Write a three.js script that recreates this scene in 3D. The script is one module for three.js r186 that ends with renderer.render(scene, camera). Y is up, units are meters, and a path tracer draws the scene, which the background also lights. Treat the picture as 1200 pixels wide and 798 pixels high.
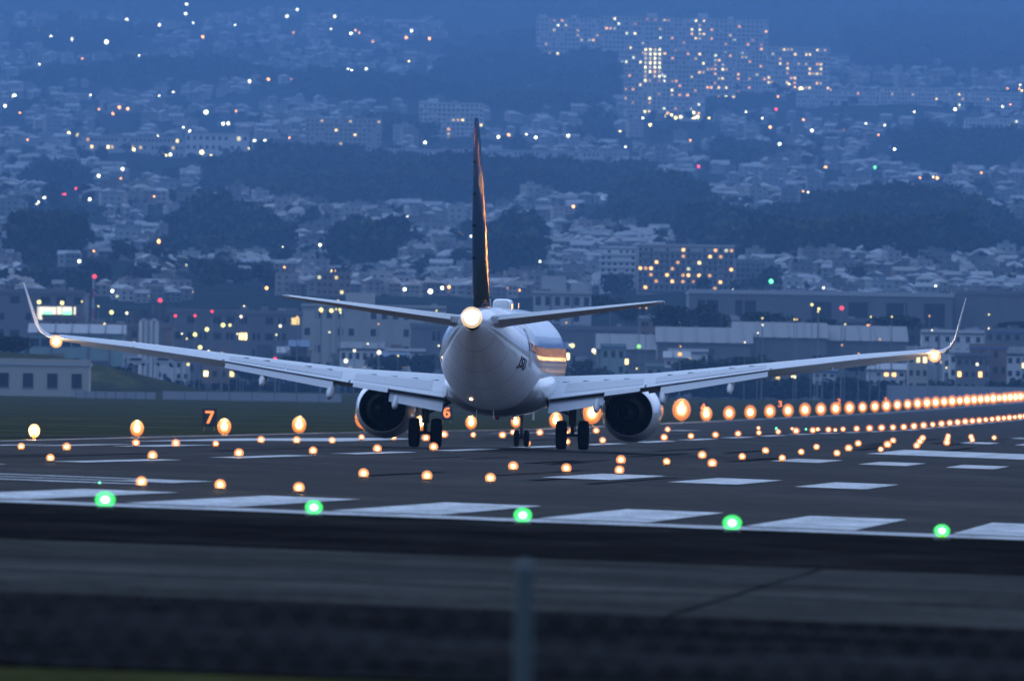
import * as THREE from 'three';
import { mergeGeometries, mergeVertices } from 'three/addons/utils/BufferGeometryUtils.js';
import { RoundedBoxGeometry } from 'three/addons/geometries/RoundedBoxGeometry.js';
import { TextGeometry } from 'three/addons/geometries/TextGeometry.js';
import { FontLoader } from 'three/addons/loaders/FontLoader.js';

// ------------------------------------------------------------------ camera, sky, light, exposure
const FOCAL = 15750, CX = 600, CY = 399, EYE = 2.71, ROLL = 0.0165;   // pixels of the 1200 x 798 photograph
const YAW = 903 / FOCAL, PITCH = 46 / FOCAL;
const scene = new THREE.Scene(), lerp = THREE.MathUtils.lerp;
const camera = new THREE.PerspectiveCamera(2 * Math.atan(CY / FOCAL) * 180 / Math.PI, 1200 / 798, 1, 45000);
camera.rotation.order = 'YXZ';
camera.position.set(0, EYE, 0);
camera.rotation.set(PITCH, YAW, ROLL);
camera.focus = 440; camera.userData.fStop = 5.5;
camera.updateMatrixWorld(true);

const renderer = new THREE.WebGLRenderer();
renderer.toneMapping = THREE.LinearToneMapping;
renderer.toneMappingExposure = 3.1;
renderer.shadowMap.enabled = true;

{ // dusk sky: the afterglow lies ahead, past the hills; night comes up behind the camera
  const W = 128, H = 64, data = new Float32Array(W * H * 4);
  const zen = [0.17, 0.26, 0.44], hor = [0.37, 0.47, 0.67], east = [0.028, 0.038, 0.066];
  for (let j = 0; j < H; j++) for (let i = 0; i < W; i++) {
    const el = Math.max(0, ((j + 0.5) / H - 0.5) * 2), t = Math.pow(el, 0.6), o = (j * W + i) * 4, az = ((i + 0.5) / W - 0.5) * Math.PI * 2;
    const ahead = Math.pow(0.5 + 0.5 * Math.cos(az + Math.PI / 2 + 0.3), 1.4);
    for (let c = 0; c < 3; c++) data[o + c] = j < H / 2 ? [0.02, 0.03, 0.05][c] : lerp(lerp(east[c], hor[c], ahead), zen[c], t);
    data[o + 3] = 1;
  }
  const sky = new THREE.DataTexture(data, W, H, THREE.RGBAFormat, THREE.FloatType);
  sky.mapping = THREE.EquirectangularReflectionMapping; sky.magFilter = THREE.LinearFilter; sky.needsUpdate = true;
  scene.background = sky; scene.environment = sky;
}
const sun = new THREE.DirectionalLight(new THREE.Color(0.75, 0.85, 1.0), 0.12);   // last skylight from the west, very soft
sun.position.set(-300, 420, -520); sun.target.position.set(-30, 0, -520); sun.shadow.radius = 60; sun.castShadow = true;
Object.assign(sun.shadow.camera, { left: -120, right: 120, top: 120, bottom: -120, near: 1, far: 1500 });
scene.add(sun, sun.target);
scene.fog = new THREE.FogExp2(new THREE.Color().setRGB(0.26, 0.53, 0.95), 0.000074);

// ------------------------------------------------------------------ helpers
let seed = 7;
const rnd = () => { seed = (seed + 0x6d2b79f5) | 0; let t = Math.imul(seed ^ (seed >>> 15), 1 | seed); t = (t + Math.imul(t ^ (t >>> 7), 61 | t)) ^ t; return ((t ^ (t >>> 14)) >>> 0) / 4294967296; };
const rr = (a, b) => a + (b - a) * rnd();
const pick = (a) => a[Math.floor(rnd() * a.length) % a.length];
const table = (t, x) => { let i = 1; while (i < t.length - 1 && x > t[i][0]) i++; const [a, b] = [t[i - 1], t[i]]; return b[1] === a[1] ? a[1] : a[1] + (b[1] - a[1]) * (x - a[0]) / (b[0] - a[0]); };
const clampTable = (t, x) => x <= t[0][0] ? t[0][1] : x >= t[t.length - 1][0] ? t[t.length - 1][1] : table(t, x);
const V = (x, y, z) => new THREE.Vector3(x, y, z);
const used = {};
function numbered(name) { const n = used[name] = (used[name] ?? -1) + 1; return n ? `${name}_${String(n).padStart(3, '0')}` : name; }
function tag(o, label, category, group, kind) { if (label) o.userData.label = label; if (category) o.userData.category = category; if (group) o.userData.group = group; if (kind) o.userData.kind = kind; return o; }
function part(name, geometry, material, parent) { const m = new THREE.Mesh(geometry, material); m.name = parent === scene ? numbered(name) : name; m.castShadow = m.receiveShadow = true; parent.add(m); return m; }
function thing(name, label, category, pos, turn = 0, group) { const g = new THREE.Group(); g.name = numbered(name); if (pos) g.position.copy(pos); g.rotation.y = turn; scene.add(g); return tag(g, label, category, group); }
function copyOf(proto, name) { const c = proto.clone(); c.name = numbered(name ?? proto.name.replace(/_\d{3}$/, '')); scene.add(c); return c; }
const mat = (r, g, b, rough = 0.8, extra = {}) => { const m = new THREE.MeshPhysicalMaterial({ roughness: rough, ...extra }); m.color.setRGB(r, g, b); return m; };
const glow = (r, g, b, k) => { const m = new THREE.MeshStandardMaterial({ roughness: 0.4 }); m.color.setRGB(0.02, 0.02, 0.02); m.emissive.setRGB(r, g, b); m.emissiveIntensity = k; return m; };
const box = (w, h, d, x = 0, y = 0, z = 0) => new THREE.BoxGeometry(w, h, d).translate(x, y, z);
const merge = (a) => mergeGeometries(a.map((g) => { const n = g.index ? g.toNonIndexed() : g; for (const k of Object.keys(n.attributes)) if (!['position', 'normal', 'uv'].includes(k)) n.deleteAttribute(k); if (!n.attributes.uv) n.setAttribute('uv', new THREE.BufferAttribute(new Float32Array(n.attributes.position.count * 2), 2)); return n; }));
function rod(a, b, r, seg = 10) { const d = b.clone().sub(a), g = new THREE.CylinderGeometry(r, r, d.length(), seg); g.applyQuaternion(new THREE.Quaternion().setFromUnitVectors(V(0, 1, 0), d.normalize())); const m = a.clone().add(b).multiplyScalar(0.5); return g.translate(m.x, m.y, m.z); }
function noiseTile(S, cells, sd) { // tileable value noise
  const g = new Float32Array(cells * cells); let s = sd;
  for (let i = 0; i < g.length; i++) { s = (Math.imul(s, 1664525) + 1013904223) | 0; g[i] = (s >>> 8) / 16777216; }
  const out = new Float32Array(S * S), sm = (t) => t * t * (3 - 2 * t);
  for (let y = 0; y < S; y++) for (let x = 0; x < S; x++) {
    const u = x / S * cells, v = y / S * cells, i = Math.floor(u), j = Math.floor(v), a = sm(u - i), b = sm(v - j), at = (p, q) => g[(q % cells) * cells + (p % cells)];
    out[y * S + x] = lerp(lerp(at(i, j), at(i + 1, j), a), lerp(at(i, j + 1), at(i + 1, j + 1), a), b);
  }
  return out;
}
function grainTexture(S, layers, lo, hi, tint = [1, 1, 1], sd = 3) { // layers: [cells, weight]
  const acc = new Float32Array(S * S); let sum = 0;
  layers.forEach(([c, w], k) => { const n = noiseTile(S, c, sd + 77 * k); sum += w; for (let i = 0; i < acc.length; i++) acc[i] += n[i] * w; });
  const d = new Uint8Array(S * S * 4);
  for (let i = 0; i < acc.length; i++) { const v = lerp(lo, hi, THREE.MathUtils.clamp((acc[i] / sum - 0.25) / 0.5, 0, 1)); for (let c = 0; c < 3; c++) d[i * 4 + c] = 255 * Math.min(1, v * tint[c]); d[i * 4 + 3] = 255; }
  const t = new THREE.DataTexture(d, S, S); t.colorSpace = THREE.SRGBColorSpace; t.wrapS = t.wrapT = THREE.RepeatWrapping; t.magFilter = THREE.LinearFilter; t.needsUpdate = true; return t;
}
// photograph pixel + depth along the lens axis -> point
const lens = (px, py, d) => V((px - CX) / FOCAL * d, -(py - CY) / FOCAL * d, -d).applyMatrix4(camera.matrixWorld);
const FWD = V(-Math.sin(YAW), 0, -Math.cos(YAW)), RGT = V(Math.cos(YAW), 0, -Math.sin(YAW));
const town = (px, d) => V(0, 0, 0).addScaledVector(FWD, d).addScaledVector(RGT, (px - CX) / FOCAL * d);   // plan position in the town
const level = (px, py) => py - ROLL * (px - CX);

// ------------------------------------------------------------------ airfield ground
const AXIS = -30.3;                                     // runway centreline, metres left of the camera's line
const PROFILE = [[-60, 2.6], [0, 2.6], [30, 2.9], [62, 2.3], [85, 1.47], [100, 1.5], [180, 1.72], [250, 1.98], [310, 2.2], [370, 2.38], [431, 2.52], [492, 2.66], [554, 2.77], [617, 2.88], [843, 3.17], [1083, 3.6], [1512, 3.7], [2000, 3.75], [3213, 2.9], [3800, 2.9], [4200, 3.4], [5000, 3.4]];
const CROSS = [[-2000, -1.1], [-60, -1.0], [-31.5, -0.45], [-15, -0.1], [0, 0], [31.5, -0.63], [60, -0.9], [2000, -0.9]];
const field = (v, d) => EYE - clampTable(PROFILE, d) + clampTable(CROSS, v);
function sheet(v0, v1, d0, d1, lift, uv = 1, shape) { // follows the crown and the long profile exactly
  const vs = [v0, ...CROSS.map((k) => k[0]).filter((k) => k > v0 + 0.01 && k < v1 - 0.01), v1], ds = [d0, ...PROFILE.map((k) => k[0]).filter((k) => k > d0 + 0.01 && k < d1 - 0.01), d1];
  const p = [], t = [], idx = [];
  for (const d of ds) for (const v of vs) { p.push(AXIS + v, field(v, d) + lift, -d); t.push(v / uv, d / uv); }
  for (let j = 0; j < ds.length - 1; j++) for (let i = 0; i < vs.length - 1; i++) { const a = j * vs.length + i, b = a + 1, c = a + vs.length, e = c + 1; idx.push(a, b, e, a, e, c); }
  const g = new THREE.BufferGeometry(); g.setIndex(idx); g.setAttribute('position', new THREE.Float32BufferAttribute(p, 3)); g.setAttribute('uv', new THREE.Float32BufferAttribute(t, 2)); g.computeVertexNormals(); return g;
}
const asphaltTex = grainTexture(512, [[4, 1.2], [9, 1], [24, 0.9], [70, 0.7], [200, 0.8]], 0.5, 1.0, [1, 1, 1], 11);
const tex = (t, rx, ry) => { const c = t.clone(); c.repeat.set(rx, ry); c.needsUpdate = true; return c; };
const M = {
  grass: mat(0.08, 0.08, 0.026, 1, { map: tex(asphaltTex, 1 / 60, 1 / 140), specularIntensity: 0 }),
  runway: mat(0.036, 0.033, 0.03, 0.7, { map: tex(asphaltTex, 1 / 26, 1 / 130), specularIntensity: 0.025 }),
  overrun: mat(0.028, 0.025, 0.024, 0.75, { map: tex(asphaltTex, 1 / 17, 1 / 60), specularIntensity: 0 }),
  concrete: mat(0.062, 0.06, 0.054, 0.9, { map: tex(asphaltTex, 1 / 21, 1 / 40), specularIntensity: 0.012 }),
  tar: mat(0.026, 0.025, 0.026, 0.8, { map: tex(asphaltTex, 1 / 13, 1 / 30), specularIntensity: 0 }),
  paint: mat(0.66, 0.67, 0.68, 0.7, { map: tex(grainTexture(256, [[4, 1], [13, 1], [50, 1.2], [120, 1]], 0.6, 1, [1, 1, 1], 5), 1 / 3, 1 / 14) }),
};
const ground = part('ground', sheet(-900, 900, -60, 4200, 0), M.grass, scene); tag(ground, 'dark grass airfield around the runway', 'ground', null, 'structure');
const runway = part('runway', sheet(-33, 33, 206, 3260, 0.03), M.runway, scene); tag(runway, 'grey asphalt runway running away from the threshold', 'runway', null, 'structure');
tag(part('runway_overrun', sheet(-60, 60, 155, 206, 0.03), M.overrun, scene), 'black asphalt strip before the white threshold line', 'pavement', null, 'structure');
tag(part('concrete_pavement', sheet(-60, 60, 116, 155, 0.025), M.concrete, scene), 'pale concrete pavement in front of the black strip', 'pavement', null, 'structure');
tag(part('service_road', sheet(-60, 60, 86.6, 116, 0.03), M.tar, scene), 'dark service road between concrete pavement and grass', 'road', null, 'structure');
tag(part('taxiway', sheet(-400, -33, 760, 800, 0.03), M.runway, scene), 'grey taxiway joining the runway edge', 'taxiway', null, 'structure');
// seams in the pavement
for (const [d, w] of [[129, 0.5], [139, 0.25]]) part('joint', sheet(-60, 60, d, d + w, 0.034), M.tar, scene.getObjectByName('concrete_pavement'));
for (const v of [-20, -5, 10, 25]) part('joint', sheet(v, v + 0.05, 116.2, 154.8, 0.034), M.tar, scene.getObjectByName('concrete_pavement'));

// painted markings, each one a piece of the runway
const mark = (name, v0, v1, d0, d1) => part(name, sheet(v0, v1, d0, d1, 0.045), M.paint, runway);
mark('threshold_line', -29.5, 29.5, 206.4, 208);
part('threshold_line', sheet(-33, 33, 202.6, 205.9, 0.045), M.paint, scene.getObjectByName('runway_overrun'));
for (let k = 0; k < 8; k++) for (const s of [-1, 1]) { const v = 2.45 + 3.25 * k; mark('threshold_stripe', Math.min(s * v, s * (v + 1.72)), Math.max(s * v, s * (v + 1.72)), 210, 239); }
for (const [d0, d1, n] of [[343, 374, 3], [498, 526, 3], [790, 820, 2], [940, 970, 1]]) for (let k = 0; k < n; k++) for (const s of [-1, 1]) { const v = 11.4 + 3.25 * k; mark('touchdown_mark', Math.min(s * v, s * (v + 1.8)), Math.max(s * v, s * (v + 1.8)), d0, d1); }
for (const s of [-1, 1]) mark('aiming_point_mark', s > 0 ? 11.8 : -21.5, s > 0 ? 21.5 : -11.8, 600, 662);
for (let d = 284; d < 3100; d += 50) mark('centreline_dash', -0.45, 0.45, d, d + 30);
for (const s of [-1, 1]) mark('edge_line', s > 0 ? 29.2 : -30.1, s > 0 ? 30.1 : -29.2, 210, 3240);
{ // runway number, block figures
  const fig = (name, bars, o) => part(name, merge(bars.map(([a, b, c, d]) => sheet(o + a, o + b, c, d, 0.045))), M.paint, runway);
  fig('figure_two', [[0, 6.6, 257.5, 260.5], [0, 6.6, 266.2, 268.2], [0, 6.6, 274, 276.5], [0, 1.2, 260.5, 266.2], [5.4, 6.6, 268.2, 274]], 1.7);
  fig('figure_three', [[0, 6.6, 257.5, 260.5], [0, 6.6, 266.2, 268.2], [0, 6.6, 274, 276.5], [5.4, 6.6, 260.5, 266.2], [5.4, 6.6, 268.2, 274]], -8.3);
}
{ // rubber streaks where wheels touch down
  for (let k = 0; k < 60; k++) { const v = rr(1, 14) * (rnd() < 0.5 ? -1 : 1), d = rr(320, 900), w = rr(0.15, 0.5); part('rubber_streak', sheet(v, v + w, d, d + rr(15, 60), 0.036), M.tar, runway); }
}

// ------------------------------------------------------------------ runway lights
const L = {
  warm: glow(1, 0.66, 0.3, 9), amber: glow(1, 0.6, 0.28, 7), green: glow(0.4, 1, 0.55, 6), white: glow(1, 0.9, 0.74, 7), smallGreen: glow(0.1, 1, 0.45, 1.5),
  digit: glow(1, 0.25, 0.06, 0.6), housing: mat(0.03, 0.03, 0.03, 0.6), yellowPaint: mat(0.5, 0.32, 0.03, 0.6),
};
const halo = (r, g, b, k, o) => { const m = glow(r, g, b, k); m.transparent = true; m.opacity = o; return m; };   // see-through glowing shell that draws a halo round a lamp
L.warm.userData.glass = [halo(1, 0.5, 0.14, 0.6, 0.6), halo(1, 0.26, 0.04, 0.5, 0.34)]; L.amber.userData.glass = [halo(1, 0.45, 0.13, 0.5, 0.6), halo(1, 0.24, 0.05, 0.42, 0.32)]; L.green.userData.glass = [halo(0.12, 1, 0.25, 0.6, 0.6), halo(0.01, 1, 0.1, 0.4, 0.34)];  // inner and outer halo colour for each lamp kind
const globeGeo = new THREE.SphereGeometry(1, 16, 12), stemGeo = new THREE.CylinderGeometry(0.05, 0.07, 1, 8), plateGeo = new THREE.CylinderGeometry(0.16, 0.18, 0.05, 14);
function runwayLamp(name, label, group, v, d, r, h, m, cd, color, squash = 1) {
  r *= rr(0.74, 1.06); const o = thing(name, label, 'runway light', V(AXIS + v, field(v, d) + 0.03, -d), 0, group);
  const b = part('base_plate', plateGeo, L.housing, o); b.position.y = 0.025; b.scale.setScalar(Math.max(0.7, r * 3));
  if (h > r + 0.06) { const s = part('stem', stemGeo, L.yellowPaint, o); s.scale.y = h - r * 0.8; s.position.y = (h - r * 0.8) / 2; }
  const l = part('lamp', globeGeo, m, o); l.position.y = h; l.scale.set(r * 0.6, r * 0.6 * squash, r * 0.6);
  if (m.userData.glass) [['inner_halo', 1.0], ['outer_halo', 1.5]].forEach(([n, k], i) => { const q = part(n, globeGeo, m.userData.glass[i], o); q.position.y = h; q.scale.set(r * k, r * k * squash * 0.95, r * k); });  // two nested shells give the lamp core a soft halo
  if (cd) { const p = new THREE.PointLight(color, cd, 0, 2); p.name = 'lamp_light'; p.castShadow = true; p.shadow.radius = 4; p.position.set(0, r < 0.24 ? h : h + r * squash + 0.1, 0); o.add(p); }
  return o;
}
const WARM = new THREE.Color(1, 0.55, 0.2), GREEN = new THREE.Color(0.1, 1, 0.25);
for (let k = -4; k < 9; k++) { const v = 12.9 + 3.105 * k; if (Math.abs(v) < 30) runwayLamp('threshold_light', 'bright green threshold light beside the white threshold line', 'green threshold lights', v, 198.5, 0.1, 0.14, L.green, 1.2, GREEN, 0.85); }
for (let k = 0; k < 44; k++) { const d = 664 + 60 * k, r = 0.25 * Math.pow(d / 664, 0.72) * ([4, 9, 11, 12].includes(k) ? 1.75 : 1); runwayLamp('edge_light', 'warm white runway edge light in the row beside the distance signs', 'edge lights beside the distance signs', -31.5, d, r, r * 1.75, L.warm, k < 14 ? 45 : 0, WARM, 1.25); }
for (let k = -6; k < 40; k++) { const d = 664 + 60 * k, r = 0.23 * Math.pow(Math.max(1, d / 664), 0.72); runwayLamp('edge_light', 'warm white edge light on the runway side opposite the distance signs', 'edge lights on the opposite side', 31.5, d, r, r * 1.75, L.warm, 0, WARM, 1.25); }
for (let k = 0; k < 11; k++) for (const s of [-1, 1]) for (let j = 0; j < 3; j++) { const d = 250.7 + 61 * k, v = s * (9 + 1.48 * j), r = 0.1 * Math.pow(d / 400, 0.55); if (s > 0 || d > 420) runwayLamp('touchdown_light', 'small amber touchdown zone light in a bar of three', 'touchdown zone lights', v, d, r, r * 1.4, L.amber, 1.1, WARM); }
for (let k = 0; k < 44; k++) { const d = 330 + 30 * k, r = 0.1 * Math.pow(d / 420, 0.75); if (Math.abs(d - 510) > 14) runwayLamp('centreline_light', 'small amber centreline light set in the runway', 'runway centreline lights', 0, d, r, r * 1.4, L.amber, d < 700 ? 1.1 : 0, WARM); }
for (let k = 0; k < 7; k++) runwayLamp('taxiway_light', k % 2 ? 'small green turn off light curving off the centreline' : 'small yellow turn off light curving off the centreline', k % 2 ? 'green turn off lights' : 'yellow turn off lights', -2.2 - k * 0.9 - k * k * 0.09, 980 + k * 13, 0.13, 0.12, k % 2 ? L.smallGreen : L.amber, 0, GREEN);
runwayLamp('taxiway_light', 'single small green light before the threshold bars', 'single green light', 8.1, 252, 0.05, 0.05, L.smallGreen, 0, GREEN);

// distance signs 7 ... 1
const font = await new FontLoader().loadAsync('fonts/droid/droid_sans_bold.typeface.json');
const signWords = { 7: 'seven', 6: 'six', 5: 'five', 4: 'four', 3: 'three', 2: 'two', 1: 'one' };
for (let n = 7; n >= 1; n--) {
  const d = 1067 + (7 - n) * 304.8, v = -55;
  const o = thing('distance_sign', `black runway distance sign with glowing orange number ${signWords[n]}`, 'sign', V(AXIS + v, field(v, d), -d), YAW * 1.5, 'runway distance signs');
  part('sign_box', new RoundedBoxGeometry(1.15, 1.45, 0.3, 2, 0.04).translate(0, 1.1, 0), L.housing, o);
  for (const s of [-0.4, 0.4]) part('leg', box(0.07, 0.4, 0.07, s, 0.19, 0), L.yellowPaint, o);
  const t = new TextGeometry(String(n), { font, size: 1.0, depth: 0.03, curveSegments: 6, bevelEnabled: false }); t.computeBoundingBox();
  const c = t.boundingBox.getCenter(V(0, 0, 0)); t.translate(-c.x, 1.1 - c.y, 0.152);
  part('number', t, L.digit, o);
}

// ------------------------------------------------------------------ the airliner
const A = {
  white: mat(0.72, 0.74, 0.77, 0.32, { clearcoat: 1, clearcoatRoughness: 0.06 }),
  wing: mat(0.55, 0.58, 0.62, 0.5, { specularIntensity: 0.3 }),
  wingPanel: mat(0.44, 0.46, 0.5, 0.5, { specularIntensity: 0.3 }),
  seam: mat(0.02, 0.02, 0.025, 0.8), fin: mat(0.003, 0.006, 0.02, 0.4, { clearcoat: 0.65, clearcoatRoughness: 0.05, specularIntensity: 0 }),
  dark: mat(0.004, 0.004, 0.005, 0.8, { specularIntensity: 0 }), metal: mat(0.25, 0.25, 0.26, 0.35, { metalness: 0.9 }), hot: mat(0.012, 0.011, 0.01, 0.7, { specularIntensity: 0.1 }),
  strut: mat(0.07, 0.072, 0.075, 0.5), rubber: mat(0.008, 0.008, 0.009, 0.9, { specularIntensity: 0.1 }), rim: mat(0.35, 0.36, 0.37, 0.4, { metalness: 0.5 }), glass: mat(0.01, 0.012, 0.016, 0.1),
};
{ // livery print along the body: u runs round from the keel, v from nose to tail
  const W = 1024, H = 1024, cv = document.createElement('canvas'); cv.width = W; cv.height = H; const c = cv.getContext('2d');
  c.fillStyle = '#dfe3ea'; c.fillRect(0, 0, W, H);
  for (const s of [0, 1]) { // blue stripe along the windows, thin pale stripe under it
    const X = (u) => (s ? 1 - u : u) * W;
    const band = (u0, u1, u2, u3, col) => { c.fillStyle = col; c.beginPath(); c.moveTo(X(u0), 0); c.lineTo(X(u1), 0); c.lineTo(X(u1), H * 0.66); c.lineTo(X(u3), H * 0.9); c.lineTo(X(u2), H * 0.9); c.lineTo(X(u0), H * 0.66); c.closePath(); c.fill(); };
    band(0.265, 0.325, 0.38, 0.5, '#16306e'); band(0.245, 0.258, 0.355, 0.375, '#4b8fd0');
  }
  c.strokeStyle = 'rgba(90,95,105,0.55)'; c.lineWidth = 1.2; for (let k = 1; k < 16; k++) { c.beginPath(); c.moveTo(0, H * k / 16); c.lineTo(W, H * k / 16); c.stroke(); }
  const t = new THREE.CanvasTexture(cv); t.flipY = false; t.colorSpace = THREE.SRGBColorSpace; const cc = document.createElement('canvas'); cc.width = 64; cc.height = 4; const q = cc.getContext('2d'); q.fillStyle = '#fff'; q.fillRect(0, 0, 64, 4); q.fillStyle = '#050505'; q.fillRect(0, 0, 13, 4); q.fillRect(51, 0, 13, 4);   // the belly is unpolished
  const ct = new THREE.CanvasTexture(cc); A.livery = mat(1, 1, 1, 0.42, { map: t, clearcoat: 0.85, clearcoatRoughness: 0.07, clearcoatMap: ct, specularIntensity: 0.25 });
}
const BODY = [[-19.62, 2.78, 0.03, 0.03], [-19.4, 2.8, 0.4, 0.4], [-18.7, 2.92, 0.9, 0.9], [-17.6, 3.12, 1.38, 1.42], [-16, 3.36, 1.7, 1.8], [-14, 3.44, 1.85, 1.97], [-11.5, 3.45, 1.88, 2.0], [-5, 3.45, 1.88, 2.0], [2, 3.45, 1.88, 2.0], [5.5, 3.47, 1.88, 1.98], [8.5, 3.6, 1.8, 1.84], [11, 3.82, 1.58, 1.6], [13.5, 4.13, 1.22, 1.26], [15.5, 4.42, 0.88, 0.93], [17.1, 4.68, 0.55, 0.6], [18.1, 4.84, 0.33, 0.36], [18.5, 4.88, 0.22, 0.24]];
function bodyAt(z) { // smooth section: [cy, rx, ry]
  let i = 1; while (i < BODY.length - 2 && z > BODY[i][0]) i++;
  const P = [BODY[Math.max(0, i - 2)], BODY[i - 1], BODY[i], BODY[Math.min(BODY.length - 1, i + 1)]], t = THREE.MathUtils.clamp((z - P[1][0]) / (P[2][0] - P[1][0]), 0, 1);
  return [1, 2, 3].map((k) => { const m = (a, b) => (b[k] - a[k]) / (b[0] - a[0] || 1), h = P[2][0] - P[1][0], m1 = m(P[0], P[2]) * h, m2 = m(P[1], P[3]) * h; return (2 * t ** 3 - 3 * t * t + 1) * P[1][k] + (t ** 3 - 2 * t * t + t) * m1 + (-2 * t ** 3 + 3 * t * t) * P[2][k] + (t ** 3 - t * t) * m2; });
}
const onBody = (z, th, off = 0) => { const [cy, rx, ry] = bodyAt(z); return V(Math.sin(th) * (rx + off), cy - Math.cos(th) * (ry + off), z); };   // th 0 = keel, +90 deg = right side
function gridGeo(n, m, f, closeU = false) { const p = [], uv = [], idx = []; for (let j = 0; j <= n; j++) for (let i = 0; i <= m; i++) { const q = f(j / n, i / m); p.push(q.x, q.y, q.z); uv.push(i / m, j / n); } for (let j = 0; j < n; j++) for (let i = 0; i < m; i++) { const a = j * (m + 1) + i, b = a + 1, c = a + m + 1, d = c + 1; idx.push(a, b, d, a, d, c); } const g = new THREE.BufferGeometry(); g.setIndex(idx); g.setAttribute('position', new THREE.Float32BufferAttribute(p, 3)); g.setAttribute('uv', new THREE.Float32BufferAttribute(uv, 2)); g.computeVertexNormals();
  if (closeU) { const N = g.attributes.normal; for (let j = 0; j <= n; j++) { const a = j * (m + 1), b = a + m, v = V(N.getX(a) + N.getX(b), N.getY(a) + N.getY(b), N.getZ(a) + N.getZ(b)).normalize(); N.setXYZ(a, v.x, v.y, v.z); N.setXYZ(b, v.x, v.y, v.z); } }
  return g; }
// lifting surface: stations {le:[x,y,z], c, t, inc, cant}; f0..f1 is the share of the chord it covers
const FOIL = [[0, 0, 0], [0.008, 0.017, -0.012], [0.03, 0.034, -0.024], [0.08, 0.053, -0.037], [0.18, 0.070, -0.048], [0.32, 0.079, -0.052], [0.48, 0.074, -0.045], [0.62, 0.060, -0.031], [0.76, 0.039, -0.015], [0.88, 0.019, -0.006], [1, 0.002, -0.002]];
const foilAt = (x) => { let i = 1; while (i < FOIL.length - 1 && x > FOIL[i][0]) i++; const [a, b] = [FOIL[i - 1], FOIL[i]], t = (x - a[0]) / (b[0] - a[0]); return [lerp(a[1], b[1], t), lerp(a[2], b[2], t)]; };
function surface(stations, side, f0 = 0, f1 = 1, lift = 0) {
  const ring = []; const xs = FOIL.map((k) => k[0]).filter((x) => x > f0 && x < f1); const all = [f0, ...xs, f1];
  for (const x of [...all].reverse()) ring.push([x, 0]); for (const x of all.slice(f0 === 0 ? 1 : 0)) ring.push([x, 1]);
  const pt = (s, [x, lo]) => { const k = s.t / 0.13, [u, l] = foilAt(x), h = (lo ? l : u) * k * s.c + (lo ? -lift : lift), ca = Math.cos(s.cant ?? 0), sa = Math.sin(s.cant ?? 0), inc = Math.tan(s.inc ?? 0), n = h - x * s.c * inc; return V(side * (s.le[0] - sa * n), s.le[1] + ca * n, s.le[2] + x * s.c); };
  const p = [], idx = [], m = ring.length; for (const s of stations) for (const r of ring) { const q = pt(s, r); p.push(q.x, q.y, q.z); }
  const tri = (a, b, c) => side > 0 ? idx.push(a, b, c) : idx.push(a, c, b);
  for (let j = 0; j < stations.length - 1; j++) for (let i = 0; i < m; i++) { const i2 = (i + 1) % m, a = j * m + i, b = j * m + i2, c = a + m, d = (j + 1) * m + i2; tri(a, c, d); tri(a, d, b); }
  for (const [j, flip] of [[0, 0], [stations.length - 1, 1]]) for (let i = 1; i < m - 1; i++) flip ? tri(j * m, j * m + i + 1, j * m + i) : tri(j * m, j * m + i, j * m + i + 1);
  let g = new THREE.BufferGeometry(); g.setIndex(idx); g.setAttribute('position', new THREE.Float32BufferAttribute(p, 3)); g = g.toNonIndexed(); g.computeVertexNormals(); return creased(g, 0.6);
}
function creased(g, ang) { // smooth across shallow edges only
  const P = g.attributes.position, N = g.attributes.normal, map = new Map(), key = (i) => [P.getX(i), P.getY(i), P.getZ(i)].map((v) => Math.round(v * 2000)).join();
  for (let i = 0; i < P.count; i++) { const k = key(i); (map.get(k) ?? map.set(k, []).get(k)).push(i); }
  const out = new Float32Array(P.count * 3), cosA = Math.cos(ang), a = V(0, 0, 0), b = V(0, 0, 0), s = V(0, 0, 0);
  for (let i = 0; i < P.count; i++) { a.fromBufferAttribute(N, i); s.set(0, 0, 0); for (const j of map.get(key(i))) { b.fromBufferAttribute(N, j); if (a.dot(b) > cosA) s.add(b); } s.normalize().toArray(out, i * 3); }
  g.setAttribute('normal', new THREE.BufferAttribute(out, 3)); g.setAttribute('uv', new THREE.BufferAttribute(new Float32Array(P.count * 2), 2)); return g;
}
const between = (S, x) => { let i = 1; while (i < S.length - 1 && x > S[i].le[0]) i++; const a = S[i - 1], b = S[i], t = (x - a.le[0]) / (b.le[0] - a.le[0]); return { le: [0, 1, 2].map((k) => lerp(a.le[k], b.le[k], t)), c: lerp(a.c, b.c, t), t: lerp(a.t, b.t, t), inc: lerp(a.inc ?? 0, b.inc ?? 0, t) }; };
const slice = (S, x0, x1) => [between(S, x0), ...S.filter((s) => s.le[0] > x0 + 0.05 && s.le[0] < x1 - 0.05), between(S, x1)];

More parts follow.
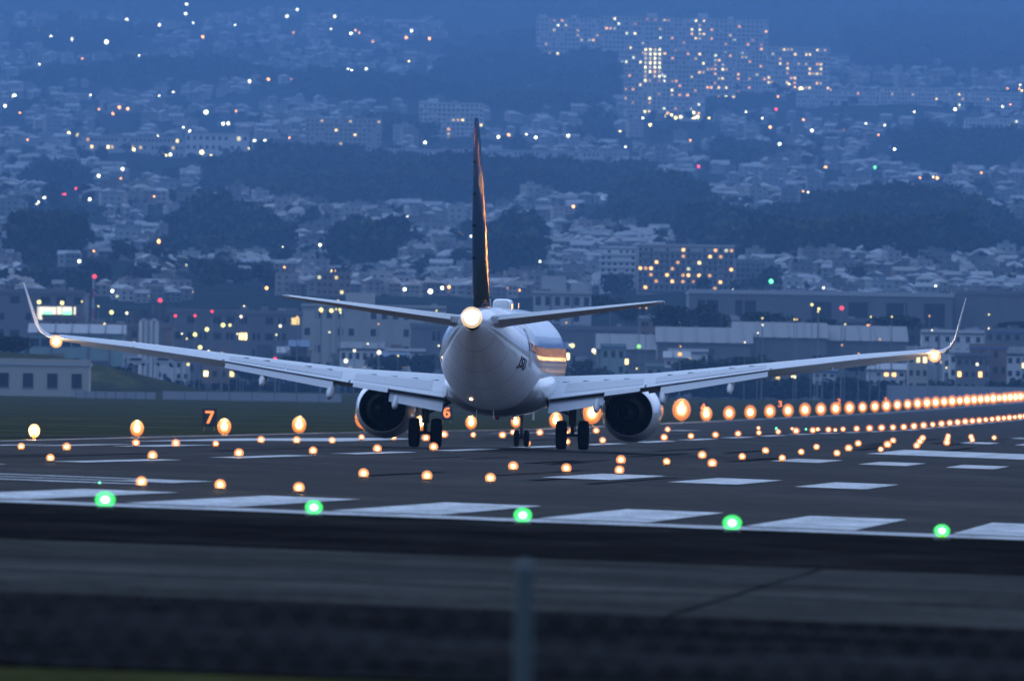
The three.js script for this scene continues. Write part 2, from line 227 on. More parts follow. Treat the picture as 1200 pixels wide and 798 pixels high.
const jet = thing('airliner', 'white twin engine airliner with dark blue tail seen from behind on the runway', 'airliner', V(AXIS, field(0, 520) + 0.035, -520));
const fuselage = part('fuselage', gridGeo(110, 56, (v, u) => onBody(lerp(-19.62, 18.5, v), u * Math.PI * 2), true), A.livery, jet);
part('exhaust_ring', new THREE.TorusGeometry(0.2, 0.035, 8, 24).translate(0, 4.88, 18.5), A.metal, fuselage);
part('exhaust_hole', new THREE.CircleGeometry(0.19, 24).translate(0, 4.88, 18.47), A.dark, fuselage);
part('tail_skid', new RoundedBoxGeometry(0.22, 0.3, 1.1, 3, 0.08).rotateX(-0.3).translate(0, 2.35, 10.4), A.wingPanel, fuselage);
part('antenna_dome', gridGeo(20, 20, (v, u) => { const w = Math.min(1, v / 0.9), z = lerp(-3.2, -0.2, w), k = (Math.pow(Math.max(0, 1 - Math.pow(Math.abs(w * 2 - 1.12) / 1.13, 5)), 0.5) + 0.02) * (v > 0.9 ? (1 - v) * 10 : 1), th = lerp(Math.PI / 2, -Math.PI / 2, u), e = (q) => Math.sign(q) * Math.pow(Math.abs(q), 0.45); return V(e(Math.sin(th)) * 0.36 * k, 5.36 + e(Math.cos(th)) * 0.44 * k, z); }), A.white, fuselage);
for (const [z, h] of [[-7, 0.3], [-12, 0.28]]) part('blade_antenna', box(0.03, h, 0.28).translate(0, 5.45 + h / 2, z), A.white, fuselage);
for (const [z, x] of [[6.2, 0.15], [4.6, -0.6], [-9, 0.2]]) part('blade_antenna', box(0.03, 0.35, 0.3).translate(x, 1.34, z), A.white, fuselage);
part('beacon', new THREE.SphereGeometry(0.09, 10, 8).translate(0, 1.2, 1.2), mat(0.4, 0.02, 0.02, 0.3), fuselage);
{ // cabin windows and doors along both sides
  const wg = new RoundedBoxGeometry(0.03, 0.36, 0.25, 2, 0.012);
  for (const s of [-1, 1]) for (let k = 0; k < 46; k++) { const z = -13.2 + k * 0.51; if (Math.abs(z + 2.5) < 0.2) continue; const q = onBody(z, s * 1.72, 0.0); const w = part('cabin_window', wg, A.glass, fuselage); w.position.copy(q); w.rotation.z = s * 0.15; }
  for (const s of [-1, 1]) for (const z of [-15, 9.4]) part('cabin_door', gridGeo(6, 10, (v, u) => onBody(z - 0.42 + 0.84 * v, s * lerp(s > 0 ? 1.3 : 2.15, s > 0 ? 2.15 : 1.3, u), 0.008)), A.wing, fuselage);
}
{ // letters on the rear right of the body
  const t = new TextGeometry('JSU', { font, size: 0.42, depth: 0.012, curveSegments: 4, bevelEnabled: false }), P = t.attributes.position;
  for (let i = 0; i < P.count; i++) { const z = 11.6 - P.getX(i) * 1.5, th = 1.12 + P.getY(i) * 0.62, q = onBody(z, th, 0.006 + P.getZ(i)); P.setXYZ(i, q.x, q.y, q.z); }
  t.computeVertexNormals(); part('lettering', t, A.seam, fuselage);
}
part('belly_fairing', gridGeo(30, 40, (v, u) => { const z = lerp(-6.6, 4.6, v), k = Math.pow(Math.sin(Math.PI * Math.min(0.999, Math.max(0.001, v))), 0.45), th = lerp(-2.0, 2.0, u); return V(Math.sin(th) * (1.5 + 0.72 * k), 2.35 - Math.cos(th) * (0.55 + 0.6 * k), z); }), A.white, jet);

const WING = [{ le: [1.2, 2.16, -6.6], c: 9.0, t: 0.145, inc: 0.035 }, { le: [1.9, 2.22, -6.0], c: 8.2, t: 0.14, inc: 0.035 }, { le: [5.8, 2.66, -3.75], c: 5.45, t: 0.125, inc: 0.035 }, { le: [10.6, 3.24, -1.25], c: 3.55, t: 0.13, inc: 0.004 }, { le: [14.2, 3.66, 0.62], c: 2.45, t: 0.155, inc: -0.018 }, { le: [16.9, 3.97, 2.03], c: 1.62, t: 0.155, inc: -0.02 }];
const WINGLET = [{ le: [16.9, 3.97, 2.03], c: 1.62, t: 0.1, cant: 0.1 }, { le: [17.28, 4.04, 2.3], c: 1.5, t: 0.1, cant: 0.3 }, { le: [17.55, 4.2, 2.62], c: 1.36, t: 0.1, cant: 0.7 }, { le: [17.74, 4.5, 3.0], c: 1.2, t: 0.09, cant: 1.1 }, { le: [17.86, 4.95, 3.42], c: 1.05, t: 0.085, cant: 1.3 }, { le: [18.16, 6.1, 4.5], c: 0.55, t: 0.08, cant: 1.32 }];
for (const s of [-1, 1]) {
  const side = s > 0 ? 'right' : 'port';
  const wing = part('wing', surface(WING, s, 0, 0.9), A.wing, jet);
  part('winglet', surface(WINGLET, s), A.wing, wing);
  // spoiler and aileron panels end the wing; seams between them are real gaps
  for (const [x0, x1, n] of [[2.0, 5.7, 'inboard_trailing_edge'], [5.78, 10.55, 'outboard_trailing_edge'], [10.65, 14.0, 'aileron'], [14.06, 16.85, 'wing_tip_edge']]) part(n, surface(slice(WING, x0, x1), s, 0.905, 1), A.wing, wing);
  for (const [x0, x1] of [[2.6, 5.6], [6.1, 8.2], [8.26, 10.4]]) part('spoiler', surface(slice(WING, x0, x1), s, 0.66, 0.885, 0.012), A.wingPanel, wing);
  for (const x of [2.5, 3.3, 4.1, 4.9, 6.6, 7.4, 9.0, 9.8]) { const b = between(WING, x), [u] = foilAt(0.62), y = b.le[1] + u * b.t / 0.13 * b.c - 0.62 * b.c * b.inc; for (const f of [0, 0.5]) part('hatch', box(0.16, 0.02, 0.12, s * (x + f * 0.3), y - f * 0.012 * b.c * 0 + 0.004, b.le[2] + 0.62 * b.c), A.seam, wing); }
  // flaps lowered a little behind the trailing edge
  const flap = (x0, x1, k, drop, ang) => { const F = slice(WING, x0, x1).map((b) => { const c = b.c * k; return { le: [b.le[0], b.le[1] - b.c * b.inc - drop, b.le[2] + b.c * 0.93], c, t: 0.15, inc: ang }; }); part('flap', surface(F, s), A.wingPanel, wing); };
  flap(2.05, 4.15, 0.15, 0.13, 0.34); flap(4.2, 5.55, 0.19, 0.02, 0.10); flap(6.35, 10.5, 0.19, 0.05, 0.30);
  // slats
  for (const [x0, x1] of [[2.6, 4.1], [5.6, 7.9], [7.95, 10.4], [10.45, 12.9], [12.95, 16.2]]) { const F = slice(WING, x0, x1).map((b) => ({ le: [b.le[0], b.le[1] - 0.055 * b.c - 0.06, b.le[2] - 0.09 * b.c], c: b.c * 0.17, t: 0.3, inc: -0.35 })); part('slat', surface(F, s), A.wing, wing); }
  // fairings under the flaps
  for (const [x, r] of [[3.9, 0.2], [6.45, 0.22], [9.05, 0.19]]) { const b = between(WING, x); const g = new THREE.SphereGeometry(1, 14, 12).scale(r * 0.75, r * 1.25, 1.25).rotateX(0.2).translate(s * x, b.le[1] - b.c * b.inc - 0.42, b.le[2] + b.c * 0.98); part('flap_fairing', g, A.wing, wing); }
  // engine
  const ex = s * 4.83, ey = 1.47, ez = -4.7;
  const out = [[0.93, 0.35], [1.0, 0.15], [1.07, -0.25], [1.15, -0.9], [1.19, -1.8], [1.17, -2.7], [1.08, -3.4], [0.98, -3.75], [0.9, -3.8], [0.83, -3.7], [0.8, -3.2], [0.84, -2.4], [0.92, -1.4], [0.95, -0.6], [0.91, 0.1], [0.905, 0.34], [0.93, 0.35]];
  const lathe = (pts, n = 40) => new THREE.LatheGeometry(pts.map(([r, z]) => new THREE.Vector2(r, z)), n).rotateX(Math.PI / 2).translate(ex, ey, ez);
  const nac = part('engine_nacelle', lathe(out), A.white, jet);
  part('fan_duct', lathe([[0.9, 0.2], [0.93, -0.6], [0.9, -1.4]]), A.dark, nac);
  part('fan_disc', new THREE.CircleGeometry(0.92, 32).translate(ex, ey, ez - 1.5), A.dark, nac);
  part('core_cowl', lathe([[0.72, -1.4], [0.7, -0.3], [0.6, 0.5], [0.46, 1.0], [0.42, 1.0], [0.44, 0.4]]), A.hot, nac);
  part('exhaust_cone', lathe([[0.3, 0.3], [0.27, 0.8], [0.16, 1.3], [0.02, 1.6]]), A.hot, nac);
  for (let k = 0; k < 18; k++) { const a = k / 18 * Math.PI * 2; part('fan_vane', box(0.02, 0.22, 0.3).translate(0, 0.8, 0).rotateZ(a).translate(ex, ey, ez - 1.25), A.hot, nac); }
  part('pylon', merge([box(0.34, 0.62, 4.6).translate(ex, ey + 1.12, ez - 0.9), new RoundedBoxGeometry(0.3, 0.5, 2.4, 2, 0.1).translate(ex, ey + 0.95, ez + 1.3)]), A.white, nac);
  part('strake', box(0.02, 0.3, 1.1).rotateZ(s * 0.9).translate(ex - s * 0.95, ey + 0.85, ez - 2.2), A.white, nac);
  // tailplane
  const STAB = [{ le: [0.2, 4.72, 12.9], c: 4.7, t: 0.11, inc: -0.028 }, { le: [0.75, 4.77, 13.3], c: 4.25, t: 0.11, inc: -0.028 }, { le: [7.0, 5.63, 17.0], c: 1.35, t: 0.1, inc: -0.028 }, { le: [7.17, 5.66, 17.25], c: 1.05, t: 0.06, inc: -0.028 }];
  const stab = part('tailplane', surface(STAB, s, 0, 0.72), A.wing, jet);
  part('elevator', surface(slice(STAB, 0.9, 6.9), s, 0.726, 1), A.wing, stab);
  // main gear
  const gear = part('main_landing_gear', merge([rod(V(s * 2.86, 0.5, 0), V(s * 2.86, 1.0, 0), 0.085), rod(V(s * 2.86, 0.95, 0), V(s * 2.86, 2.3, 0), 0.15), rod(V(s * 2.3, 0.565, 0), V(s * 3.42, 0.565, 0), 0.07), rod(V(s * 2.86, 1.3, 0), V(s * 1.5, 1.95, 0), 0.06), rod(V(s * 2.86, 1.25, 0), V(s * 2.86, 1.9, -1.4), 0.05), rod(V(s * 2.86, 0.6, 0.1), V(s * 2.86, 0.85, 0.36), 0.045), rod(V(s * 2.86, 0.85, 0.36), V(s * 2.86, 1.1, 0.1), 0.045), rod(V(s * 2.75, 1.2, 0.18), V(s * 2.75, 2.1, 0.22), 0.022, 6), rod(V(s * 2.98, 0.7, 0.16), V(s * 2.98, 2.1, 0.2), 0.018, 6)]), A.strut, jet);
  part('gear_door', box(0.05, 0.75, 1.2).rotateZ(s * 0.12).translate(s * 3.18, 1.55, -0.1), A.wingPanel, gear);
  for (const dx of [-0.43, 0.43]) { const w = part('wheel', new THREE.LatheGeometry([[0.3, -0.2], [0.44, -0.205], [0.52, -0.19], [0.558, -0.13], [0.565, 0], [0.558, 0.13], [0.52, 0.19], [0.44, 0.205], [0.3, 0.2]].map(([r, y]) => new THREE.Vector2(r, y)), 32).rotateZ(Math.PI / 2).translate(s * 2.86 + dx, 0.565, 0), A.rubber, gear); }
  for (const dx of [-0.43, 0.43]) part('rim', new THREE.CylinderGeometry(0.3, 0.3, 0.3, 24).rotateZ(Math.PI / 2).translate(s * 2.86 + dx, 0.565, 0), A.rim, gear);
  // lamp at the wing tip, facing back
  const lp = V(s * 16.95, 3.86, 3.82);
  const tip = part('wing_tip_light', new THREE.SphereGeometry(0.11, 16, 12).translate(lp.x, lp.y, lp.z), glow(1, 0.7, 0.36, 10), wing);
  part('light_halo_inner', new THREE.SphereGeometry(0.17, 16, 12).translate(lp.x, lp.y, lp.z), halo(1, 0.55, 0.2, 0.6, 0.6), wing); part('light_halo_outer', new THREE.SphereGeometry(0.25, 16, 12).translate(lp.x, lp.y, lp.z), halo(1, 0.3, 0.06, 0.5, 0.34), wing);  // glowing shells shape a warm halo round the tip lamp
  const pl = new THREE.PointLight(new THREE.Color(1, 0.62, 0.3), 4); pl.position.copy(lp); pl.castShadow = true; pl.name = 'wing_tip_lamp'; wing.add(pl);
}
{ // fin
  const ST = [[5.3, 7.0, 10.6, 0.035], [6.0, 10.7, 7.1, 0.085], [8.5, 12.75, 5.75, 0.085], [11.9, 16.35, 2.75, 0.085], [12.45, 16.95, 2.0, 0.06]];   // y, leading edge z, chord, thickness
  const ring = [...FOIL.map((k) => [k[0], 1]).reverse(), ...FOIL.slice(1).map((k) => [k[0], -1])], p = [], idx = [], m = ring.length;
  for (const [y, z, c, t] of ST) for (const [x, q] of ring) p.push(q * foilAt(x)[0] * c * t / 0.158, y, z + x * c);
  for (let j = 0; j < ST.length - 1; j++) for (let i = 0; i < m; i++) { const a = j * m + i, b = j * m + (i + 1) % m, c = a + m, d = (j + 1) * m + (i + 1) % m; idx.push(a, b, d, a, d, c); }
  for (let i = 1; i < m - 1; i++) idx.push((ST.length - 1) * m, (ST.length - 1) * m + i, (ST.length - 1) * m + i + 1);
  let g = new THREE.BufferGeometry(); g.setIndex(idx); g.setAttribute('position', new THREE.Float32BufferAttribute(p, 3)); g = g.toNonIndexed(); g.computeVertexNormals();
  const fin = part('tail_fin', creased(g, 0.7), A.fin, jet);
  for (const y of [7.2, 8.43, 9.6, 10.8]) part('hinge', box(0.1, 0.07, 0.5, 0, y, lerp(17.5, 18.6, (y - 5.6) / 6.3)), A.dark, fin);
}
{ // nose gear
  const g = part('nose_landing_gear', merge([rod(V(0, 0.34, -15.6), V(0, 1.7, -15.7), 0.07), rod(V(-0.2, 0.345, -15.6), V(0.2, 0.345, -15.6), 0.045), rod(V(0, 1.0, -15.65), V(0, 1.6, -16.8), 0.05), rod(V(0, 0.5, -15.5), V(0, 0.75, -15.3), 0.03), rod(V(0, 0.75, -15.3), V(0, 1.0, -15.55), 0.03)]), A.strut, jet);
  for (const x of [-0.2, 0.2]) { part('wheel', new THREE.TorusGeometry(0.235, 0.108, 12, 28).rotateY(Math.PI / 2).translate(x, 0.343, -15.6), A.rubber, g); part('rim', new THREE.CylinderGeometry(0.17, 0.17, 0.12, 18).rotateZ(Math.PI / 2).translate(x, 0.343, -15.6), A.rim, g); }
  for (const x of [-0.42, 0.42]) part('gear_door', box(0.03, 0.55, 1.5, x, 1.35, -16.2), A.wingPanel, g);
}
{ // white tail lamp
  const q = V(0, 4.98, 18.68); part('tail_light', new THREE.SphereGeometry(0.2, 20, 16).translate(q.x, q.y, q.z), L.white, jet);
  part('light_halo_inner', new THREE.SphereGeometry(0.29, 20, 16).translate(q.x, q.y, q.z), halo(1, 0.85, 0.6, 0.9, 0.6), jet); part('light_halo_outer', new THREE.SphereGeometry(0.4, 20, 16).translate(q.x, q.y, q.z), halo(1, 0.7, 0.4, 0.5, 0.3), jet);  // halo round the tail lamp, built as two glowing shells
  const pl = new THREE.PointLight(new THREE.Color(1, 0.88, 0.7), 3); pl.position.copy(q); pl.castShadow = true; pl.name = 'tail_lamp'; jet.add(pl);
  part('lower_rear_light', new THREE.SphereGeometry(0.06, 12, 8).translate(-0.55, 1.93, 9.0), L.warm, jet);
}

// ------------------------------------------------------------------ the hillside town beyond the airfield
const RISE = [[3300, 462], [3900, 446], [4250, 352], [4650, 314], [5050, 275], [5500, 240], [6000, 207], [6600, 168], [7300, 124], [8200, 72], [9500, 14], [10800, -40], [12500, -110]].map(([d, y]) => [d > 3900 ? 3900 + (d - 3900) * 2.6 : d, y]);   // depth -> row at which the ground shows
const elevBase = (d) => EYE + (445 - clampTable(RISE, d)) / FOCAL * d;
const depthAt = (px, py) => { const y = level(px, py); for (let i = 1; i < RISE.length; i++) if (y >= RISE[i][1]) { const [a, b] = [RISE[i - 1], RISE[i]]; return lerp(a[0], b[0], THREE.MathUtils.clamp((y - a[1]) / (b[1] - a[1]), 0, 1)); } return 24500; };
const bump = (d, X) => d < 4300 ? 0 : Math.min(1, (d - 4300) / 1200) * (5 * Math.sin(X / 71 + d / 310) + 4 * Math.sin(X / 37 - d / 190 + 2) + 2.5 * Math.sin(X / 19 + d / 97));
const terrain = (px, d) => elevBase(d) + bump(d, (px - CX) / FOCAL * d);
const base = (px, d) => { const p = town(px, d); p.y = terrain(px, d); return p; };
// woods, in rows and columns of the hillside seen from the field
const WOODS = [[615, 95, 118, 62], [1115, 55, 140, 46], [560, -12, 900, 22], [90, 50, 95, 15], [190, 95, 190, 9], [440, 112, 110, 18], [370, 226, 150, 25], [560, 222, 190, 23], [700, 226, 70, 16], [890, 192, 72, 15], [1150, 182, 115, 26], [1000, 296, 215, 44], [770, 268, 75, 24], [265, 295, 72, 22], [60, 215, 45, 12], [480, 160, 60, 14], [430, 300, 40, 16], [600, 310, 30, 12], [690, 160, 25, 8], [50, 320, 40, 8]];
const inWood = (px, py) => WOODS.some(([x, y, a, b]) => { const u = (px - x) / (a * 0.92), v = (py - y - 5) / (b * 0.74); return u * u + v * v < 1; });

{ // hillside ground
  const cols = 170, p = [], uv = [], idx = [], ds = []; for (let d = 3250; d <= 26000; d += d < 4500 ? 60 : 200) ds.push(d);
  for (const d of ds) for (let i = 0; i <= cols; i++) { const px = lerp(-2200, 5200, i / cols), q = base(px, d); if (d < 3800) q.y -= 1.2; p.push(q.x, q.y, q.z); uv.push((px - 600) / FOCAL * d / 120, d / 160); }
  const m = cols + 1; for (let j = 0; j < ds.length - 1; j++) for (let i = 0; i < cols; i++) { const a = j * m + i; idx.push(a, a + 1, a + m + 1, a, a + m + 1, a + m); }
  const g = new THREE.BufferGeometry(); g.setIndex(idx); g.setAttribute('position', new THREE.Float32BufferAttribute(p, 3)); g.setAttribute('uv', new THREE.Float32BufferAttribute(uv, 2)); g.computeVertexNormals();
  tag(part('hills', g, mat(0.035, 0.045, 0.035, 1, { map: asphaltTex, specularIntensity: 0 }), scene), 'dark hillside rising behind the airfield', 'hill', null, 'structure');
}
const B = { // building finishes
  pale: mat(0.60, 0.60, 0.60), cream: mat(0.42, 0.40, 0.36), grey: mat(0.17, 0.175, 0.185), dark: mat(0.09, 0.09, 0.10), roofLight: mat(0.4, 0.42, 0.44, 0.7), roofGrey: mat(0.16, 0.17, 0.18, 0.7), rust: mat(0.16, 0.08, 0.06), greenish: mat(0.24, 0.33, 0.31), pane: mat(0.02, 0.025, 0.03, 0.15), blue: mat(0.12, 0.17, 0.27), shed: mat(0.3, 0.31, 0.33, 0.6), brown: mat(0.22, 0.16, 0.13),
};
const LIT = [glow(1, 0.7, 0.26, 1.3), glow(1, 0.5, 0.15, 1.3), glow(1, 0.85, 0.36, 1.7), glow(0.9, 0.95, 0.6, 1.2), glow(1, 0.42, 0.12, 0.9)];
const LITDIM = LIT.map((m) => { const c = m.clone(); c.emissiveIntensity *= 0.35; return c; });
// crowns made of many leaf sprays
function crownGeo(n, w, h, leaf, sd, y0 = 0.18) {
  const keep = seed; seed = sd; const p = [], nn = []; const lobes = []; for (let k = 0; k < 7; k++) { const a = rr(0, 6.28), q = Math.sqrt(rnd()) * 0.6; lobes.push([Math.cos(a) * q * w / 2, (y0 + 0.22 + rr(0, 0.52)) * h, Math.sin(a) * q * w / 2, rr(0.26, 0.42)]); }
  for (let i = 0; i < n; i++) { const l = pick(lobes), c = V(rr(-1, 1), rr(-1, 1), rr(-1, 1)).normalize(), r = Math.pow(rnd(), 0.4), o = V(l[0] + c.x * r * l[3] * w * 0.75, l[1] + c.y * r * l[3] * h * 0.6, l[2] + c.z * r * l[3] * w * 0.75);
    const a = V(rr(-1, 1), rr(-1, 1), rr(-1, 1)).normalize(), b = a.clone().cross(V(rr(-1, 1), rr(-1, 1), rr(-1, 1))).normalize(), s = leaf * rr(0.6, 1.4), q = [o.clone().addScaledVector(a, s), o.clone().addScaledVector(b, s * 0.7), o.clone().addScaledVector(a, -s), o.clone().addScaledVector(b, -s * 0.7)];
    for (const k of [0, 1, 2, 0, 2, 3]) { p.push(q[k].x, q[k].y, q[k].z); nn.push(c.x, c.y * 0.8 + 0.3, c.z); } }
  seed = keep; const g = new THREE.BufferGeometry(); g.setAttribute('position', new THREE.Float32BufferAttribute(p, 3)); g.setAttribute('normal', new THREE.Float32BufferAttribute(nn, 3)); g.setAttribute('uv', new THREE.BufferAttribute(new Float32Array(p.length / 3 * 2), 2)); return g;
}
const LEAF = [mat(0.034, 0.046, 0.02, 1, { specularIntensity: 0 }), mat(0.026, 0.038, 0.02, 1, { specularIntensity: 0 }), mat(0.044, 0.05, 0.024, 1, { specularIntensity: 0 })];
const bark = mat(0.05, 0.04, 0.03, 1);
const CROWNS = [11, 22, 33].map((s) => crownGeo(260, 1, 1, 0.09, s));
function instanced(name, label, category, geo, material, list, tint = 0) { // list of [point, sx, sy, turn]
  const im = new THREE.InstancedMesh(geo, material, list.length), m = new THREE.Matrix4(), q = new THREE.Quaternion();
  list.forEach(([p, sx, sy, t], i) => { im.setMatrixAt(i, m.compose(p, q.setFromAxisAngle(V(0, 1, 0), t), V(sx, sy, sx))); if (tint) { const k = rr(1 - tint, 1 + tint); im.setColorAt(i, new THREE.Color().setRGB(k * rr(0.9, 1.1), k, k * rr(0.9, 1.1))); } });
  im.name = numbered(name); im.castShadow = im.receiveShadow = true; scene.add(im); return tag(im, label, category, null, 'stuff');
}
{ // woods on the hills: one mass of trees
  const lists = [[], [], []];
  for (let k = 0; k < 52000; k++) { const px = rr(-260, 1460), py = rr(-45, 345); const w = inWood(px, py + 3); if (!w && rnd() < (py < 20 ? 0.5 : 0.93)) continue; const d = depthAt(px, py) + rr(-20, 20); const s = w ? rr(11, 20) : rr(5, 11); const p = base(px, d); p.y -= 1; lists[k % 3].push([p, s, s * rr(0.75, 1.1), rr(0, 6.28)]); }
  lists.forEach((l, k) => instanced('woodland', ['dense dark woodland covering the hillside', 'paler broadleaf woodland mixed over the hillside', 'loose woodland between the hillside houses'][k], 'woodland', CROWNS[k], LEAF[k], l, 0.55));
}
// lamps first, so that houses leave them in view
const LAMPS = { w: [[218, 5], [217, 16], [148, 23], [129, 30], [186, 29], [168, 37], [124, 49, 1], [85, 46, 1], [59, 43], [348, 11], [336, 19], [392, 19], [45, 86], [292, 101], [16, 120, 1], [5, 124], [241, 133, 1], [261, 145], [267, 150], [199, 190], [143, 198], [115, 206], [83, 211], [51, 231], [43, 243, 1], [71, 245], [104, 247], [384, 175], [411, 39], [482, 36], [429, 81], [584, 166], [628, 161], [666, 159], [498, 173], [503, 180], [587, 181], [506, 207], [445, 206], [952, 153], [1120, 128], [1124, 123], [1054, 169], [1049, 175], [948, 226], [1189, 112], [914, 170], [95, 284], [68, 299], [92, 323], [131, 341], [218, 322], [259, 326], [309, 327], [375, 287], [504, 351, 1], [518, 344], [474, 350], [1039, 253], [876, 273], [298, 165], [310, 165], [222, 154], [228, 158]],
  y: [[80, 156], [90, 158], [248, 159], [259, 158], [279, 159, 1], [265, 165], [248, 169], [290, 174], [283, 180], [293, 183], [261, 179, 1], [236, 182, 1], [247, 185], [156, 189], [414, 183, 1], [716, 90, 1], [762, 148], [781, 142, 1], [787, 135], [792, 138], [798, 137], [813, 132], [818, 137], [831, 138], [813, 144, 1], [939, 104, 1], [1084, 150], [1103, 150], [1108, 150], [1097, 156], [40, 304], [1171, 273], [1190, 270, 1]],
  o: [[237, 43], [314, 93], [149, 136], [139, 133], [132, 137], [320, 186], [343, 185], [352, 178, 1], [476, 44], [503, 45], [514, 78], [596, 158], [989, 152], [942, 141], [968, 196], [1099, 216], [672, 242], [186, 283, 1], [183, 290], [138, 288], [15, 306], [31, 305], [233, 310], [299, 276], [392, 317], [312, 344], [526, 342], [656, 283, 1], [903, 149], [853, 307, 1], [122, 83]],
  r: [[74, 228, 1], [89, 221], [245, 328, 1], [910, 128], [819, 195]], g: [[1026, 196], [904, 332, 1]] };
const LAMPLOOK = { w: [glow(0.95, 1, 0.75, 3), 'cool white street lamp shining among the hillside houses', 'white street lamps on the hillside'], y: [glow(1, 0.8, 0.25, 3), 'yellow street lamp shining among the hillside houses', 'yellow street lamps on the hillside'], o: [glow(1, 0.4, 0.11, 2.6), 'orange street lamp shining among the hillside houses', 'orange street lamps on the hillside'], r: [glow(1, 0.05, 0.1, 2), 'red signal lamp on a pole in the hillside town', 'red signal lamps on the hillside'], g: [glow(0.12, 1, 0.35, 1.6), 'green signal lamp on a pole in the hillside town', 'green signal lamps on the hillside'] };
const poleMat = mat(0.2, 0.2, 0.21, 0.6), poleGeo = new THREE.CylinderGeometry(0.08, 0.12, 1, 6).translate(0, 0.5, 0);
const cleared = [];
function streetLamp(px, py, big, [m, label, group], depth, lift = 7.5) {
  const d = depth ?? depthAt(px, py + lift * FOCAL / 12000); const top = lens(px, py, d), foot = V(top.x, depth ? field(-60, 3000) : terrain(px, d), top.z); if (top.y < foot.y + 3) top.y = foot.y + 3;
  const o = thing('street_lamp', label, 'street lamp', foot, 0, group), h = top.y - foot.y;
  const pole = part('pole', poleGeo, poleMat, o); pole.scale.y = h; const l = part('lamp', globeGeo, m, o); l.position.y = h; const r = (big < 0 ? 0.95 : big ? 2.4 : 1.6) / FOCAL * d; l.scale.set(r, r, r); part('arm', box(r * 1.4, 0.12, 0.12, 0, h + r, 0), poleMat, o);
  cleared.push([px, py, d]);
}
for (const [k, list] of Object.entries(LAMPS)) for (const [px, py, big] of list) streetLamp(px, py, big, LAMPLOOK[k]);
for (let k = 0; k < 190; k++) { const px = rr(-10, 1210), py = rr(25, 345); if (inWood(px, py) || (py < 75 && px > 515)) continue; streetLamp(px, py, -1, LAMPLOOK[pick(['w', 'o', 'o', 'y', 'w'])]); }
const clear = (px, py, d, w) => !cleared.some(([x, y, e]) => Math.abs(px - x) < w && d < e + 10 && py - y > -4 && py - y < 26);

